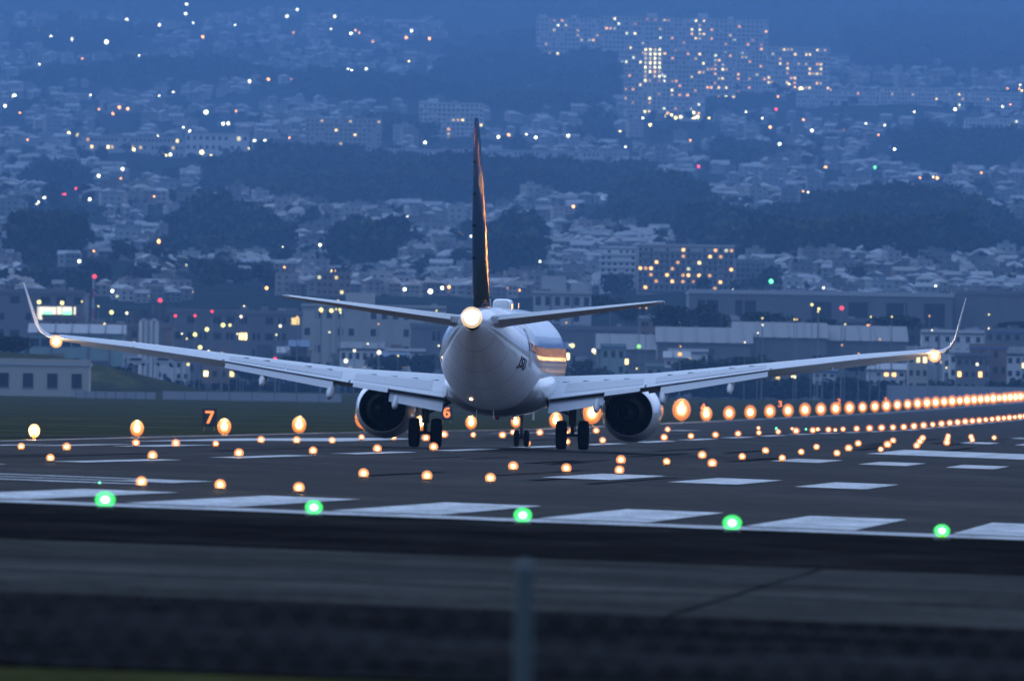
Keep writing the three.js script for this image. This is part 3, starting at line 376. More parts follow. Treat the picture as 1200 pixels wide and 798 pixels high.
// big buildings ------------------------------------------------------------
const blocked = [];
function block(name, label, [x0, x1, yt, yb], o = {}) {
  const xm = (x0 + x1) / 2, d = o.d ?? depthAt(xm, yb), foot = lens(xm, yb, d), w = (x1 - x0) / FOCAL * d, h = (yb - yt) / FOCAL * d, dp = o.deep ?? Math.max(10, Math.min(18, w * 0.5));
  const root = thing(name, label, o.category ?? 'building', foot, YAW - (o.turn ?? 0), o.group);
  const back = V(0, 0, -dp / 2), wallM = o.wall ?? B.pale, keep = seed; seed = (x0 * 131 + yb * 17) | 0;
  part('wall', box(w, h + 6, dp, 0, h / 2 - 3, back.z), wallM, root);
  if (o.roof !== null) part('roof', box(w + 0.5, 0.5, dp + 0.5, 0, h + 0.25, back.z), o.roof ?? B.roofGrey, root);
  if (o.gable) part('roof', new THREE.ExtrudeGeometry(new THREE.Shape([new THREE.Vector2(-dp / 2 - 0.6, 0), new THREE.Vector2(dp / 2 + 0.6, 0), new THREE.Vector2(0, o.gable)]), { depth: w + 1, bevelEnabled: false }).rotateY(Math.PI / 2).translate(-w / 2 - 0.5, h + 0.52, back.z), o.roof ?? B.roofGrey, root);
  const F = o.floors ?? 0, N = o.bays ?? 0, fh = F ? h / F : 0, bw = N ? w / N : 0, dark = [];
  if (F && o.balcony) for (let f = 0; f < F; f++) part('balcony', box(w - 0.4, fh * 0.36, 1.1, 0, f * fh + fh * 0.2, 0.56), o.rail ?? wallM, root);
  if (N && o.fins) for (let i = 0; i <= N; i += o.fins) part('fin_wall', box(0.3, h - 0.2, 1.3, -w / 2 + 0.2 + i * (w - 0.4) / N, h / 2, 0.66), wallM, root);
  for (let f = 0; f < F; f++) for (let i = 0; i < N; i++) {
    const x = -w / 2 + bw * (i + 0.5), y = (f + 0.62) * fh, ww = bw * (o.ww ?? 0.5), wh = fh * (o.wh ?? 0.42);
    const lit = rnd() < (typeof o.lit === 'function' ? o.lit(i / N, f / F) : o.lit ?? 0);
    if (lit) { const k = o.tone !== undefined && rnd() < 0.75 ? o.tone : Math.floor(rnd() * 5) % 5, wmesh = part('window', box(ww, wh, 0.1, x, y, 0.06), o.bright ?? (rnd() < 0.5 ? LIT : LITDIM)[k], root); void wmesh; }
    else if (o.big) { const wm = part('window', box(ww, wh, 0.1, x, y, 0.04), B.pane, root); part('sill', box(ww + 0.2, 0.12, 0.2, x, y - wh / 2 - 0.06, 0.08), B.grey, wm); }
    else if ((o.show ?? 0.8) > rnd()) dark.push(box(ww, wh, 0.1, x, y, 0.03));
  }
  if (dark.length) tag(part('unlit_window_grid', merge(dark), B.pane, root), null, null, null, 'stuff');
  for (const [u, bw2, bh] of o.top ?? []) part('rooftop_hut', box(bw2, bh, dp * 0.5, (u - 0.5) * w, h + bh / 2 + 0.5, back.z), wallM, root);
  if (o.gable) for (let x = -w / 2 + 2; x < w / 2; x += 4) { const L2 = Math.hypot(dp / 2 + 0.6, o.gable), an = Math.atan2(o.gable, dp / 2 + 0.6); part('roof_rib', box(0.35, 0.22, L2, 0, 0, 0).rotateX(an).translate(x, h + 0.6 + o.gable / 2, back.z + (dp / 2 + 0.6) / 2), B.grey, root); }
  if (o.d && o.d > 3000 && w > 14) { for (let x = -w / 2 + rr(3, 6); x < w / 2 - 2; x += rr(5, 11)) part('pilaster', box(0.5, h - 0.3, 0.3, x, h / 2, 0.15), rnd() < 0.5 ? B.grey : wallM, root); for (let k = 0; k < 3; k++) part('loading_door', box(rr(3, 5), rr(3, 4.5), 0.2, rr(-0.42, 0.42) * w, h * rr(0.35, 0.6), 0.18), pick([B.dark, B.brown, B.shed, B.roofLight]), root); for (let k = 0; k < 4; k++) part('rooftop_unit', box(rr(1.2, 3), rr(0.8, 2), 2, rr(-0.45, 0.45) * w, h + (o.gable ? 1.2 : 1.2), back.z + rr(-3, 3)), pick([B.grey, B.dark, B.shed]), root); }
  if (o.parapet !== false) part('parapet', box(w + 0.6, 0.7, 0.25, 0, h + 0.85, 0.12), o.trim ?? wallM, root);
  seed = keep; blocked.push([x0, x1, yt, yb, d]); return root;
}
// towers high on the hill
const warmMix = (k) => () => k;
block('apartment_tower', 'wide pale apartment slab topmost on the hill behind the other towers', [628, 702, 22, 72], { floors: 9, bays: 16, lit: 0.14, balcony: 1, fins: 2, top: [[0.1, 9, 4], [0.6, 6, 4]] });
block('apartment_tower', 'apartment slab with one bright window column next to the topmost slab', [703, 770, 20, 76], { floors: 10, bays: 14, lit: 0.13, balcony: 1, fins: 2, top: [[0.9, 12, 5]] });
block('apartment_tower', 'tall apartment tower with red roof hut behind the brightly lit stair tower', [771, 836, 22, 84], { floors: 12, bays: 14, lit: 0.15, balcony: 1, fins: 2, top: [[0.8, 11, 6]] });
block('apartment_tower', 'pale apartment tower ending the back row beside the wooded slope', [837, 900, 24, 86], { floors: 12, bays: 12, lit: 0.14, balcony: 1, fins: 2, top: [[0.3, 6, 4]] });
block('apartment_tower', 'apartment tower at the wood edge below the topmost slab', [731, 752, 60, 134], { floors: 14, bays: 5, lit: 0.1, balcony: 1, fins: 1 });
block('stair_tower', 'apartment stair tower with columns of bright yellow lit landings', [753, 775, 56, 134], { floors: 15, bays: 4, lit: (u, v) => v > 0.45 ? 0.95 : 0.15, tone: 2, wh: 0.5, ww: 0.4, top: [[0.6, 8, 7]] });
block('apartment_tower', 'apartment tower right against the yellow lit stair tower', [776, 826, 61, 136], { floors: 14, bays: 11, lit: 0.17, balcony: 1, fins: 2, top: [[0.4, 8, 4]] });
block('apartment_tower', 'front apartment tower with a bright strip under its roof', [827, 862, 63, 122], { floors: 11, bays: 8, lit: 0.2, balcony: 1, fins: 2 });
block('apartment_tower', 'dim apartment tower between two brighter lit ones', [863, 898, 60, 116], { floors: 11, bays: 8, lit: 0.14, balcony: 1, fins: 2 });
block('apartment_tower', 'end apartment tower above the yellow lamp at the wood edge', [899, 973, 56, 106], { floors: 9, bays: 17, lit: 0.24, tone: 0, balcony: 1, fins: 3 });
block('apartment_block', 'square apartment block standing alone below the wooded slope', [490, 566, 122, 171], { floors: 9, bays: 14, lit: 0.13, tone: 0, balcony: 1, fins: 2, top: [[0.22, 8, 4]] });
block('apartment_block', 'dim brown apartment block beside the white shops', [357, 446, 140, 182], { floors: 8, bays: 16, lit: 0.09, tone: 0, balcony: 1, fins: 2, wall: B.cream });
block('school', 'long flat school wing with a few lit classrooms', [90, 214, 161, 186], { floors: 3, bays: 26, lit: 0.1, tone: 0, wall: B.cream, ww: 0.6 });
block('shop_building', 'bright white shop front lit by yellow lamps', [216, 290, 158, 190], { floors: 3, bays: 10, lit: 0.1, wall: B.pale, tone: 2 });
block('white_hall', 'small white hall with orange light strip at its foot', [304, 343, 170, 186], { floors: 1, bays: 6, lit: 0.3, tone: 1, wall: B.roofLight });
block('school', 'long white school with rows of windows above the dark wood', [450, 562, 177, 199], { floors: 3, bays: 24, lit: 0.02, ww: 0.55, wall: B.pale });
block('school', 'white school wing with stair block next to the long school', [566, 708, 178, 199], { floors: 3, bays: 28, lit: 0.01, ww: 0.5, wall: B.roofLight, top: [[0.1, 10, 4]] });
block('apartment_slab', 'long pale apartment slab under the wooded ridge', [934, 1030, 107, 128], { floors: 4, bays: 26, lit: 0.02, balcony: 1, fins: 2 });
block('apartment_slab', 'pale apartment slab with two lit corner flats under the ridge', [1032, 1112, 104, 128], { floors: 5, bays: 20, lit: 0.05, tone: 0, balcony: 1, fins: 2 });
block('apartment_slab', 'pale apartment slab ending the row under the ridge', [1114, 1198, 109, 130], { floors: 4, bays: 20, lit: 0.04, tone: 0, balcony: 1, fins: 2 });
block('apartment_slab', 'grid fronted apartment slab just above the round wooded hill', [1131, 1212, 140, 160], { floors: 4, bays: 18, lit: 0.08, tone: 2, balcony: 1, fins: 1 });
block('gymnasium', 'broad hall with pale blue metal roof above the houses', [705, 760, 236, 246], { wall: B.grey, roof: B.roofLight, gable: 3, parapet: false, deep: 30 });
block('gymnasium', 'low hall with white roof edge in the upper houses', [1066, 1098, 206, 214], { wall: B.grey, roof: B.roofLight, gable: 2, parapet: false, deep: 20 });
block('apartment_block', 'pale apartment block with plain balcony rails below the woods', [703, 745, 292, 336], { floors: 6, bays: 6, lit: 0.03, balcony: 1, fins: 6 });
block('apartment_block', 'apartment block with many orange lit windows below the woods', [747, 860, 290, 342], { floors: 7, bays: 18, lit: 0.24, tone: 1, balcony: 1, fins: 3, wall: B.cream, rail: B.grey });
block('apartment_block', 'unlit apartment block stepping down beside the orange lit one', [862, 897, 308, 340], { floors: 5, bays: 6, lit: 0.02, balcony: 1, fins: 3, wall: B.grey });
block('brick_block', 'dark reddish block rising behind the grey works', [370, 410, 322, 356], { wall: B.brown, floors: 4, bays: 6, lit: 0.04 });
// the flat ground beyond the fence: works and halls, 2.4 to 3.9 km off
const D = (o, d) => ({ d, big: o.big ?? 0, parapet: o.parapet ?? true, ...o });
block('factory_hall', 'grey factory hall with two green lit windows under yellow lamps', [-30, 96, 344, 462], D({ wall: B.grey, floors: 6, bays: 7, lit: 0, ww: 0.6, show: 0.5, deep: 40 }, 3600));
block('office_block', 'dark low office block in front of the factory with green windows', [48, 97, 374, 462], D({ wall: B.brown, floors: 5, bays: 6, lit: 0, show: 0.5 }, 3450));
block('sports_hall', 'pale green hall with white curved roof behind the wing tip', [33, 143, 393, 462], D({ wall: B.greenish, roof: B.shed, gable: 2.2, floors: 3, bays: 9, lit: 0, ww: 0.85, show: 0.35, parapet: false }, 3200));
block('low_pavilion', 'low pale pavilion with two windows in front of the grass bank', [-40, 103, 428, 474], D({ wall: B.cream, roof: B.roofLight, floors: 1, bays: 5, big: 1, ww: 0.42, wh: 0.36, lit: 0 }, 2450));
block('workshop', 'grey workshop with wide bays behind the pale silos', [184, 352, 368, 462], D({ wall: B.grey, floors: 5, bays: 11, lit: (u, v) => v > 0.6 && u > 0.7 ? 0.3 : 0.02, tone: 0, ww: 0.6, show: 0.7 }, 3650));
block('warehouse', 'pale warehouse with yellow light row behind the tailplane', [352, 520, 362, 462], D({ wall: B.cream, floors: 5, bays: 13, lit: 0.04, ww: 0.5, show: 0.6, deep: 40, top: [[0.4, 8, 4]] }, 3750));
block('warehouse', 'brown flat warehouse between the silos and the factory hall', [98, 200, 384, 462], D({ wall: B.brown, floors: 4, bays: 8, lit: 0.03, show: 0.6 }, 3500));
block('white_clinic', 'white three storey clinic with stepped roof and dark bays', [624, 692, 346, 420], D({ wall: B.roofLight, floors: 4, bays: 6, lit: 0, ww: 0.55, wh: 0.55, top: [[0.35, 7, 5], [0.8, 5, 3]] }, 3850));
block('warehouse', 'long low grey warehouse right behind the body of the airliner', [480, 760, 386, 462], D({ wall: B.grey, floors: 3, bays: 14, lit: 0, show: 0.35, roof: B.roofGrey, deep: 40 }, 3600));
block('depot', 'two storey depot with warm lit windows and white roof edge', [748, 868, 376, 462], D({ wall: B.brown, trim: B.roofLight, floors: 7, bays: 9, lit: (u, v) => v > 0.7 ? 0.3 : 0.05, tone: 0, ww: 0.6 }, 3550));
block('hangar', 'huge hangar with long white roof edge and wide bays', [806, 1116, 346, 462], D({ wall: B.grey, trim: B.roofLight, roof: B.roofLight, floors: 2, bays: 7, ww: 0.55, wh: 0.5, lit: 0, show: 0.7, deep: 60 }, 3850));
block('hangar', 'plain grey hangar block ending the long white roofed hangar', [1117, 1260, 346, 462], D({ wall: B.grey, roof: B.roofGrey, deep: 60 }, 3860));
block('terrace_offices', 'long two storey offices with yellow lit rooms before the hangar', [910, 1082, 378, 462], D({ wall: B.dark, trim: B.grey, floors: 7, bays: 20, lit: (u, v) => v > 0.68 ? 0.22 : 0, tone: 2, ww: 0.6 }, 3600));
for (const [x0, x1, y, k] of [[770, 880, 404, 0], [860, 968, 398, 1], [962, 1062, 402, 2], [700, 800, 412, 3]]) block('metal_shed', ['pale metal shed with broad roof beside the round tree', 'wide metal shed with pale sloping roof before the offices', 'metal shed beside the white house with square windows', 'grey metal shed behind the engine'][k], [x0, x1, y, 462], D({ wall: B.grey, roof: B.roofGrey, gable: 4, floors: 1, bays: 5, show: 0.5, wh: 0.2, lit: 0, parapet: false, deep: 34 }, 3430 + k * 14));
block('house_row_building', 'white three storey building with small square windows', [1080, 1152, 392, 462], D({ wall: B.pale, floors: 5, bays: 6, lit: 0.0, ww: 0.4, wh: 0.4, big: 1 }, 3420));
block('house_row_building', 'blue roofed building with columns next to the white one', [1154, 1240, 390, 462], D({ wall: B.grey, roof: B.blue, floors: 5, bays: 8, lit: 0, ww: 0.5, big: 1 }, 3440));
{ // green lit windows and lamps of the factory hall
  const hall = scene.getObjectByName('factory_hall'); const at = (px, py) => hall.worldToLocal(lens(px, py, 3600)); hall.updateMatrixWorld(true);
  const gl = glow(0.25, 1, 0.4, 0.9), wl = glow(1, 0.9, 0.7, 0.5);
  for (const px of [54, 77]) { const q = at(px, 367); part('window', box(5, 3.4, 0.12, q.x, q.y, 0.1), wl, hall); part('window', box(2.6, 2.4, 0.12, q.x + 0.3, q.y - 0.6, 0.22), gl, hall); }
}
{ // small yard buildings cluttering the ground before the works
  const cols = [['white', B.pale], ['grey', B.grey], ['brown', B.brown], ['dark', B.dark], ['green', B.greenish], ['cream', B.cream], ['blue', B.blue]];
  for (let k = 0; k < 46; k++) { const px = rr(100, 1230), [word, m] = pick(cols), w = rr(16, 52), y = rr(408, 438), lit = rnd() < 0.4, g = rnd() < 0.5; block('yard_building', `small ${word} ${g ? 'gabled' : 'flat roofed'} yard building among the works`, [px - w / 2, px + w / 2, y, 462], { d: rr(3300, 3400), wall: m, roof: pick([B.roofGrey, B.shed, B.dark, B.blue]), floors: 3, bays: Math.max(2, Math.round(w / 9)), lit: lit ? 0.16 : 0, tone: pick([0, 1, 2]), gable: g ? 1.6 : 0, parapet: !g, deep: 8, category: 'building', group: `small ${word} ${g ? 'gabled' : 'flat roofed'} yard buildings` }); }
}
// boundary lamps and beacons near the flat works
const NEAR = { y: [[45, 354, 1], [72, 355, 1], [130, 366, 1], [122, 380], [242, 386, 1], [228, 392, 1], [261, 381, 1], [269, 381], [234, 407, 1], [220, 427], [376, 363, 1], [388, 364, 1], [398, 363], [671, 405, 2], [952, 357], [960, 362]], w: [[148, 367], [156, 403, 1], [282, 371], [244, 412], [328, 382], [405, 423, 2], [444, 413, 1], [415, 411], [696, 411, 1], [1146, 427]], o: [[348, 372], [797, 415, 1]], r: [[110, 324, 1], [187, 352, 1], [205, 370], [228, 370], [248, 365], [322, 421, 1], [987, 361, 1], [62, 388, 1]], g: [[749, 406, 1]] };
const NEARGLOW = { y: glow(1, 0.88, 0.3, 0.75), w: glow(1, 0.9, 0.62, 0.9), o: glow(1, 0.5, 0.12, 0.6), r: glow(1, 0.05, 0.09, 0.8), g: glow(0.35, 1, 0.25, 0.5) };
const NEARLOOK = { y: ['yellow yard lamp on a pole among the works', 'yellow yard lamps'], w: ['white yard lamp on a pole among the works', 'white yard lamps'], o: ['orange yard lamp on a pole among the works', 'orange yard lamps'], r: ['red obstruction lamp on a pole above the works', 'red obstruction lamps'], g: ['green lamp on a pole above the grey shed', 'green lamp'] };
for (const [k, list] of Object.entries(NEAR)) for (const [px, py, big] of list) streetLamp(px, py, big, [NEARGLOW[k], ...NEARLOOK[k]], 3280);
for (let k = 0; k < 60; k++) { const kk = pick(['y', 'w', 'o', 'y', 'w']), py = rr(352, 432); streetLamp(rr(95, 1200), py, -1, [NEARGLOW[kk], ...NEARLOOK[kk]], 3280); }
{ // silos and the red and white mast
  for (const [px, k] of [[168, 0], [180, 1]]) { const d = 3300, top = lens(px, 376, d), o = thing('silo', 'pale round silo standing in front of the workshop', 'silo', V(top.x, field(-60, 3000), top.z), 0, 'pair of silos'), h = top.y - o.position.y; part('shell', new THREE.CylinderGeometry(1.15, 1.15, h, 20).translate(0, h / 2, 0), B.pale, o); part('cap', new THREE.ConeGeometry(1.25, 0.7, 20).translate(0, h + 0.35, 0), B.grey, o); part('ladder', box(0.3, h, 0.1, 0, h / 2, 1.18), B.grey, o); }
  const d = 4300, top = lens(108, 326, d), o = thing('radio_mast', 'red and white banded mast under a red lamp', 'mast', base(108, d)), h = top.y - o.position.y; for (let k = 0; k < 6; k++) part('band', new THREE.CylinderGeometry(0.35, 0.4, h / 6, 8).translate(0, h * (k + 0.5) / 6, 0), k % 2 ? B.roofLight : mat(0.4, 0.04, 0.04), o);
  for (const [px, k] of [[187, 0], [162, 1]]) { const dd = 3560, tp = lens(px, 356 + k * 8, dd), w = thing('water_tower', k ? 'low dark tank house between the silos and the factory' : 'dark rooftop water tank under a red lamp', 'tank', V(tp.x, field(-60, 3000), tp.z)), hh = tp.y - w.position.y; part('tank', new THREE.CylinderGeometry(2.3, 2, 4, 14).translate(0, hh - 2, 0), B.dark, w); part('tower_frame', box(2, hh - 4, 2, 0, (hh - 4) / 2, 0), B.grey, w); }
}
{ // grass bank and trees by the field
  const d = 2650, pts = [[-160, 402], [0, 412], [60, 416], [120, 428], [180, 443], [230, 456], [270, 466]];
  const p = [], idx = []; const y0 = field(-60, 2600) - 0.5; pts.forEach(([px, py]) => { const c = lens(px, py, d), f = lens(px, 470, d - 60), b = lens(px, 470, d + 80); p.push(f.x, y0, f.z, c.x, Math.max(c.y, y0), c.z, b.x, y0, b.z); });
  for (let i = 0; i < pts.length - 1; i++) for (let k = 0; k < 2; k++) { const a = i * 3 + k; idx.push(a, a + 3, a + 4, a, a + 4, a + 1); }
  const g = new THREE.BufferGeometry(); g.setIndex(idx); g.setAttribute('position', new THREE.Float32BufferAttribute(p, 3)); g.setAttribute('uv', new THREE.Float32BufferAttribute(p.filter((_, i) => i % 3 !== 1).map((v) => v), 2)); g.computeVertexNormals(); tag(part('grass_bank', g, M.grass, scene), 'grass covered bank behind the low pavilion', 'bank', null, 'structure');
}
function tree(px, yTop, yBase, d, w, label, group, k) { const top = lens(px, yTop, d), foot = lens(px, yBase, d), o = thing('tree', label, 'tree', foot, rr(0, 6), group), h = top.y - foot.y, W = w / FOCAL * d; const c = part('crown', BIGCROWN[k % 3], LEAF[k % 3], o); c.scale.set(W, h, W); part('trunk', new THREE.CylinderGeometry(0.18, 0.35, h * 0.6, 8).translate(0, h * 0.3, 0), bark, o); for (const s of [-1, 1]) part('limb', rod(V(0, h * 0.35, 0), V(s * W * 0.25, h * 0.65, s), 0.12, 6), bark, o); }
const BIGCROWN = [51, 62, 73].map((s) => crownGeo(1500, 1, 1, 0.045, s, 0.05));
for (const [px, yt, yb, w, d, label] of [[815, 408, 450, 80, 3300, 'round dark tree in front of the pale metal shed'], [875, 408, 440, 70, 3320, 'broad dark tree beside the wide metal shed'], [785, 354, 392, 70, 3500, 'dark tree behind the depot roof'], [830, 352, 392, 60, 3510, 'tall dark tree before the hangar bays'], [895, 350, 400, 75, 3515, 'large dark tree between the depot and the offices'], [1048, 360, 392, 65, 3590, 'rounded tree behind the long offices'], [960, 364, 390, 40, 3595, 'small tree behind the long offices near yellow lamps'], [1005, 415, 440, 50, 3310, 'low tree before the shed beside the white house'], [1185, 374, 396, 60, 3480, 'tree behind the blue roofed building'], [12, 384, 416, 60, 2660, 'dark tree on top of the grass bank'], [-15, 380, 416, 55, 2670, 'dark tree on the bank beside the other tree'], [335, 404, 450, 70, 3300, 'dark round tree in front of the workshop'], [295, 410, 450, 50, 3280, 'smaller dark tree beside the workshop trees'], [460, 405, 440, 60, 3300, 'dark tree below the tailplane'], [500, 400, 450, 50, 3310, 'dark tree close to the airliner body'], [700, 335, 372, 60, 3900, 'dark tree beside the white clinic'], [735, 345, 380, 50, 3900, 'dark tree between the clinic and the depot'], [690, 420, 452, 70, 3280, 'low dark tree above the engine'], [135, 420, 450, 40, 3000, 'dark bush at the end of the grass bank']]) tree(px, yt, yb, d, w, label, null, px & 3);
{ // shrub belts along the boundary
  const l = []; for (let k = 0; k < 900; k++) { const px = rr(-200, 1400), d = rr(3290, 3360), low = px < 620 ? 0.55 : 1; const q = town(px, d); q.y = field(-60, 3000) - 0.6; const s = rr(4, 7) * low; l.push([q, s, s * rr(0.65, 1.05), rr(0, 6.28)]); }
  instanced('shrub_belt', 'dark belt of shrubs along the airfield boundary', 'shrubs', CROWNS[1], LEAF[1], l, 0.25);
  const fenceM = mat(0.3, 0.31, 0.34, 0.6); // boundary wall panels
  for (const [x0, x1, y, label] of [[88, 182, 459, 'low white boundary wall at the foot of the grass bank'], [190, 400, 460, 'low grey boundary wall in front of the shrubs'], [1040, 1260, 453, 'low pale boundary wall behind the far edge lights']]) { const d = x0 > 900 ? 3285 : 2380, a = lens(x0, y, d), b = lens(x1, y, d), m = a.clone().add(b).multiplyScalar(0.5), o = thing('boundary_wall', label, 'wall', V(m.x, field(-60, d) - 0.1, m.z), YAW), w = a.distanceTo(b), h = Math.max(0.7, m.y - o.position.y), n = 8; for (let k = 0; k < n; k++) part('panel', box(w / n - 0.12, h, 0.15, -w / 2 + (k + 0.5) * w / n, h / 2, 0), fenceM, o); for (let k = 0; k <= n; k++) part('post', box(0.18, h + 0.1, 0.22, -w / 2 + k * w / n, h / 2 + 0.05, 0), B.grey, o); }
}
for (const [px, py, label] of [[160, 424, 'small white van parked by the grass bank'], [192, 424, 'white minibus parked beside the small van']]) { // parked vans
  const d = 2850, q = lens(px, py + 5, d), o = thing('parked_van', label, 'van', q, YAW); const sh = new THREE.Shape([[-2.1, 0.3], [2.1, 0.3], [2.15, 0.9], [1.7, 1.15], [1.2, 1.85], [-2.0, 1.9], [-2.1, 0.9]].map(([x, y]) => new THREE.Vector2(x, y)));
  part('body', new THREE.ExtrudeGeometry(sh, { depth: 1.6, bevelEnabled: true, bevelSize: 0.05, bevelThickness: 0.05, bevelSegments: 2 }).translate(0, 0, -0.8), B.roofLight, o); part('side_window', box(2.4, 0.5, 0.05, -0.3, 1.45, 0.88), B.pane, o); for (const x of [-1.3, 1.3]) for (const z of [-0.8, 0.8]) part('wheel', new THREE.CylinderGeometry(0.33, 0.33, 0.2, 16).rotateX(Math.PI / 2).translate(x, 0.33, z), A.rubber, o);
}
{ // houses: the nearest 300 singly, the rest as one mass
  const kinds = [], mk = (w, dp, h, rh, hip) => { const wall = box(w, h + 3, dp, 0, h / 2 - 1.5, 0), e = 0.5, a = hip ? w / 2 - dp * 0.42 : w / 2 + e, X = w / 2 + e, Z = dp / 2 + e, pos = [], tri = (...v) => v.forEach((q) => pos.push(...q)); const A0 = [-X, h, Z], B0 = [X, h, Z], C0 = [X, h, -Z], D0 = [-X, h, -Z], R0 = [-a, h + rh, 0], R1 = [a, h + rh, 0]; tri(A0, B0, R1, A0, R1, R0, C0, D0, R0, C0, R0, R1, B0, C0, R1, D0, A0, R0, D0, C0, B0, D0, B0, A0); const roof = new THREE.BufferGeometry(); roof.setAttribute('position', new THREE.Float32BufferAttribute(pos, 3)); roof.computeVertexNormals(); roof.setAttribute('uv', new THREE.BufferAttribute(new Float32Array(pos.length / 3 * 2), 2)); return { wall, roof, all: null }; };
  kinds.push({ ...mk(10, 8, 5.6, 2.0, true), what: 'two storey house', top: 'hipped roof' }, { ...mk(11.5, 8, 5.4, 2.2, false), what: 'wide house', top: 'gabled roof' }, { ...mk(8, 7, 5.8, 1.7, true), what: 'small narrow house', top: 'hipped roof' }, { wall: box(12, 12, 9, 0, 4.5, 0), roof: merge([box(12.4, 0.4, 9.4, 0, 10.7, 0), box(4, 1.6, 3, 1, 11.7, 0)]), what: 'three storey block', top: 'flat roof' });
  const winAt = (w, dp, hs) => { const g = []; for (const y of hs) for (const x of [-w * 0.3, w * 0.02, w * 0.32]) { g.push(box(1.5, 1.1, 0.1, x, y, dp / 2 + 0.03)); g.push(box(1.5, 1.1, 0.1, x, y, -dp / 2 - 0.03)); } for (const y of hs) for (const z of [-dp * 0.22, dp * 0.22]) { g.push(box(0.1, 1.1, 1.3, w / 2 + 0.03, y, z)); g.push(box(0.1, 1.1, 1.3, -w / 2 - 0.03, y, z)); } return merge(g); };
  [[10, 8, [1.5, 4.1]], [11.5, 8, [1.5, 4]], [8, 7, [1.5, 4.2]], [12, 9, [1.5, 4.6, 7.8]]].forEach((a, k) => { kinds[k].panes = winAt(...a); });
  const wallWords = ['white', 'cream', 'grey', 'pale grey'], roofWords = ['slate', 'pale grey', 'near black', 'brown', 'white'];
  const walls = [mat(0.4, 0.4, 0.4), mat(0.3, 0.28, 0.25), mat(0.17, 0.175, 0.185), mat(0.25, 0.245, 0.25)], roofs = [mat(0.17, 0.185, 0.21, 0.45), mat(0.21, 0.225, 0.245, 0.5), mat(0.1, 0.1, 0.11, 0.5), mat(0.16, 0.12, 0.1, 0.5), mat(0.3, 0.315, 0.33, 0.6)];
  const spots = []; let guard = 0;
  while (spots.length < 8200 && guard++ < 140000) { const px = rr(-120, 1320), py = rnd() < 0.2 ? rr(285, 352) : rr(22, 352); if (inWood(px, py) && rnd() > 0.05) continue; if (py < 75 && px > 515) continue; const d = depthAt(px, py) + rr(-15, 15), hw = 6.5 / d * FOCAL; if (blocked.some(([a, b, t, bb, e]) => px + hw > a && px - hw < b && py > t - 4 && py < bb + 6 + (6 / d * FOCAL) && d < e + 5)) continue; if (!clear(px, py, d, hw + 3)) continue; spots.push([px, py, d]); }
  spots.sort((a, b) => { const va = a[0] > -10 && a[0] < 1210 ? 0 : 1, vb = b[0] > -10 && b[0] < 1210 ? 0 : 1; return va - vb || a[2] - b[2]; });
  const mass = [[], [], [], []], lit = [[], [], []];
  spots.forEach(([px, py, d], n) => { const k = rnd() < 0.1 ? 3 : Math.floor(rnd() * 3), K = kinds[k], p = base(px, d), turn = YAW + pick([0, Math.PI / 2]) + rr(-0.35, 0.35), s = rr(0.8, 1.12) * THREE.MathUtils.clamp(0.62 + (d - 4600) / 9000, 0.62, 1);
    if (n < 300) { const wi = Math.floor(rnd() * 4) % 4, ri = Math.floor(rnd() * 5) % 5, words = `${wallWords[wi]} ${K.what} with ${roofWords[ri]} ${K.top} on the hillside`, o = thing('hillside_house', words, k === 3 ? 'apartment block' : 'house', p, turn, words.replace(' on the hillside', 's')); o.scale.setScalar(s); part('wall', K.wall, walls[wi], o); part('roof', K.roof, roofs[ri], o); tag(part('window_set', K.panes, B.pane, o), null, null, null, 'stuff'); if (rnd() < 0.2) { const w = part('window', box(1.3, 1.1, 0.12, rr(-3, 3), pick([1.6, 4.2]), k === 3 ? 4.54 : (k === 2 ? 3.54 : 4.04)), pick(LITDIM), o); void w; } }
    else mass[k].push([p, s, s, turn]); });
  const paint = (g, c) => { const n = g.index ? g.toNonIndexed() : g.clone(), a = new Float32Array(n.attributes.position.count * 3); for (let i = 0; i < a.length; i++) a[i] = c[i % 3]; n.setAttribute('color', new THREE.BufferAttribute(a, 3)); return n; };
  const vm = new THREE.MeshStandardMaterial({ vertexColors: true, roughness: 0.55 });
  mass.forEach((l, k) => { if (l.length) instanced('distant_houses', ['mass of distant hip roofed houses higher up the hillside', 'mass of distant gable roofed houses higher up the hillside', 'mass of distant narrow houses higher up the hillside', 'scattered distant flat roofed blocks higher up the hillside'][k], 'houses', mergeGeometries([paint(kinds[k].wall, [0.25, 0.25, 0.25]), paint(kinds[k].roof, [0.165, 0.18, 0.2]), paint(kinds[k].panes, [0.03, 0.03, 0.04])]), vm, l, 0.45); });
}
{ // lit streets on the slope beyond the frame's edge, which the fin and body mirror
  for (let k = 0; k < 34; k++) { const px = rr(1900, 2900), py = rr(120, 440); streetLamp(px, py, 1, k % 4 ? [LAMPLOOK.o[0], 'orange street lamp on the slope facing the tail fin', 'orange lamps beyond the tail fin'] : [LAMPLOOK.y[0], 'yellow street lamp on the slope facing the tail fin', 'yellow lamps beyond the tail fin']); }
}
const finGlintGlow = glow(1, 0.38, 0.09, 22);  // unseen blocks added so the fin mirrors strong warm windows
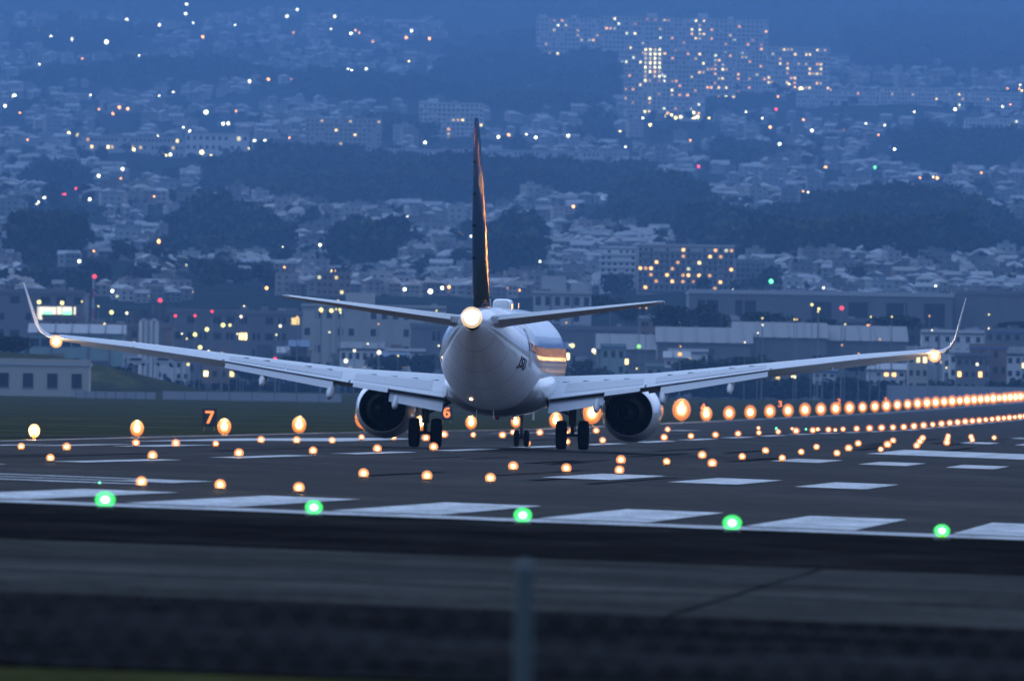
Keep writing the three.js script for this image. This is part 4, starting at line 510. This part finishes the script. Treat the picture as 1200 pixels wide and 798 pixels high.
for (const [x0, x1, yt, label] of [[1960, 2180, 250, 'unseen dark hotel with orange windows added over the slope for tail fin glints'], [2240, 2420, 150, 'unseen tall dark hotel with orange windows added for tail fin glints'], [2500, 2800, 290, 'unseen broad dark terminal block with orange windows added for tail fin glints']]) block('hotel', label, [x0, x1, yt, 470], { d: 3950, wall: B.dark, floors: Math.round((470 - yt) / 16), bays: Math.round((x1 - x0) / 18), lit: 0.3, bright: finGlintGlow, ww: 0.7, wh: 0.6, show: 0 });
const slopeGlow = [glow(1, 0.4, 0.1, 14), glow(1, 0.62, 0.16, 14), glow(1, 0.3, 0.08, 12)];  // more unseen lit blocks, added to spread the glints in the fin
for (let k = 0; k < 18; k++) { const px = 2330 + k * 135, yb = 300 - (k * 67) % 150, h = 34 + (k * 23) % 40; block('added_lit_block', 'unseen apartment block with bright warm windows added for tail fin glints', [px, px + 95, yb - h, yb], { wall: B.dark, floors: Math.round(h / 7), bays: 9, lit: 0.3, bright: slopeGlow[k % 3], ww: 0.7, wh: 0.6, show: 0, group: 'unseen lit blocks added for tail fin glints' }); }

// ------------------------------------------------------------------ wire fence close to the camera
{
  const d = 60, top = lens(615, 668, d), foot = field(30, d), h = top.y - foot;
  const o = thing('wire_fence', 'out of focus wire mesh fence with a grey green post', 'fence', V(top.x, foot, top.z), YAW);
  const green = mat(0.05, 0.075, 0.085, 0.7), wire = mat(0.12, 0.125, 0.13, 0.7);
  for (const x of [-4, 0, 4]) { part('post', new THREE.CylinderGeometry(0.04, 0.04, h, 16).translate(x, h / 2, 0), green, o); part('post_cap', new THREE.SphereGeometry(0.045, 12, 6, 0, 6.3, 0, 1.6).translate(x, h, 0), green, o); }
  const g = [], X = 4, dx = 0.164, dy = 0.21, y1 = h - 0.02, y0 = Math.max(0, y1 - 0.9);
  for (let x = -X - 1.5; x < X + 1.5; x += dx) for (const s of [-1, 1]) { const run = (y1 - y0) / dy * dx * s, a = V(x, y1, s * 0.003), b = V(x + run, y0, s * 0.003); if (Math.min(a.x, b.x) > -X && Math.max(a.x, b.x) < X) g.push(rod(a, b, 0.0013, 5)); }
  tag(part('wire_netting', merge(g), wire, o), null, null, null, 'stuff');
  for (const y of [y1, y0]) part('tension_wire', rod(V(-X, y, 0.008), V(X, y, 0.008), 0.005, 6), wire, o);
}
renderer.render(scene, camera);
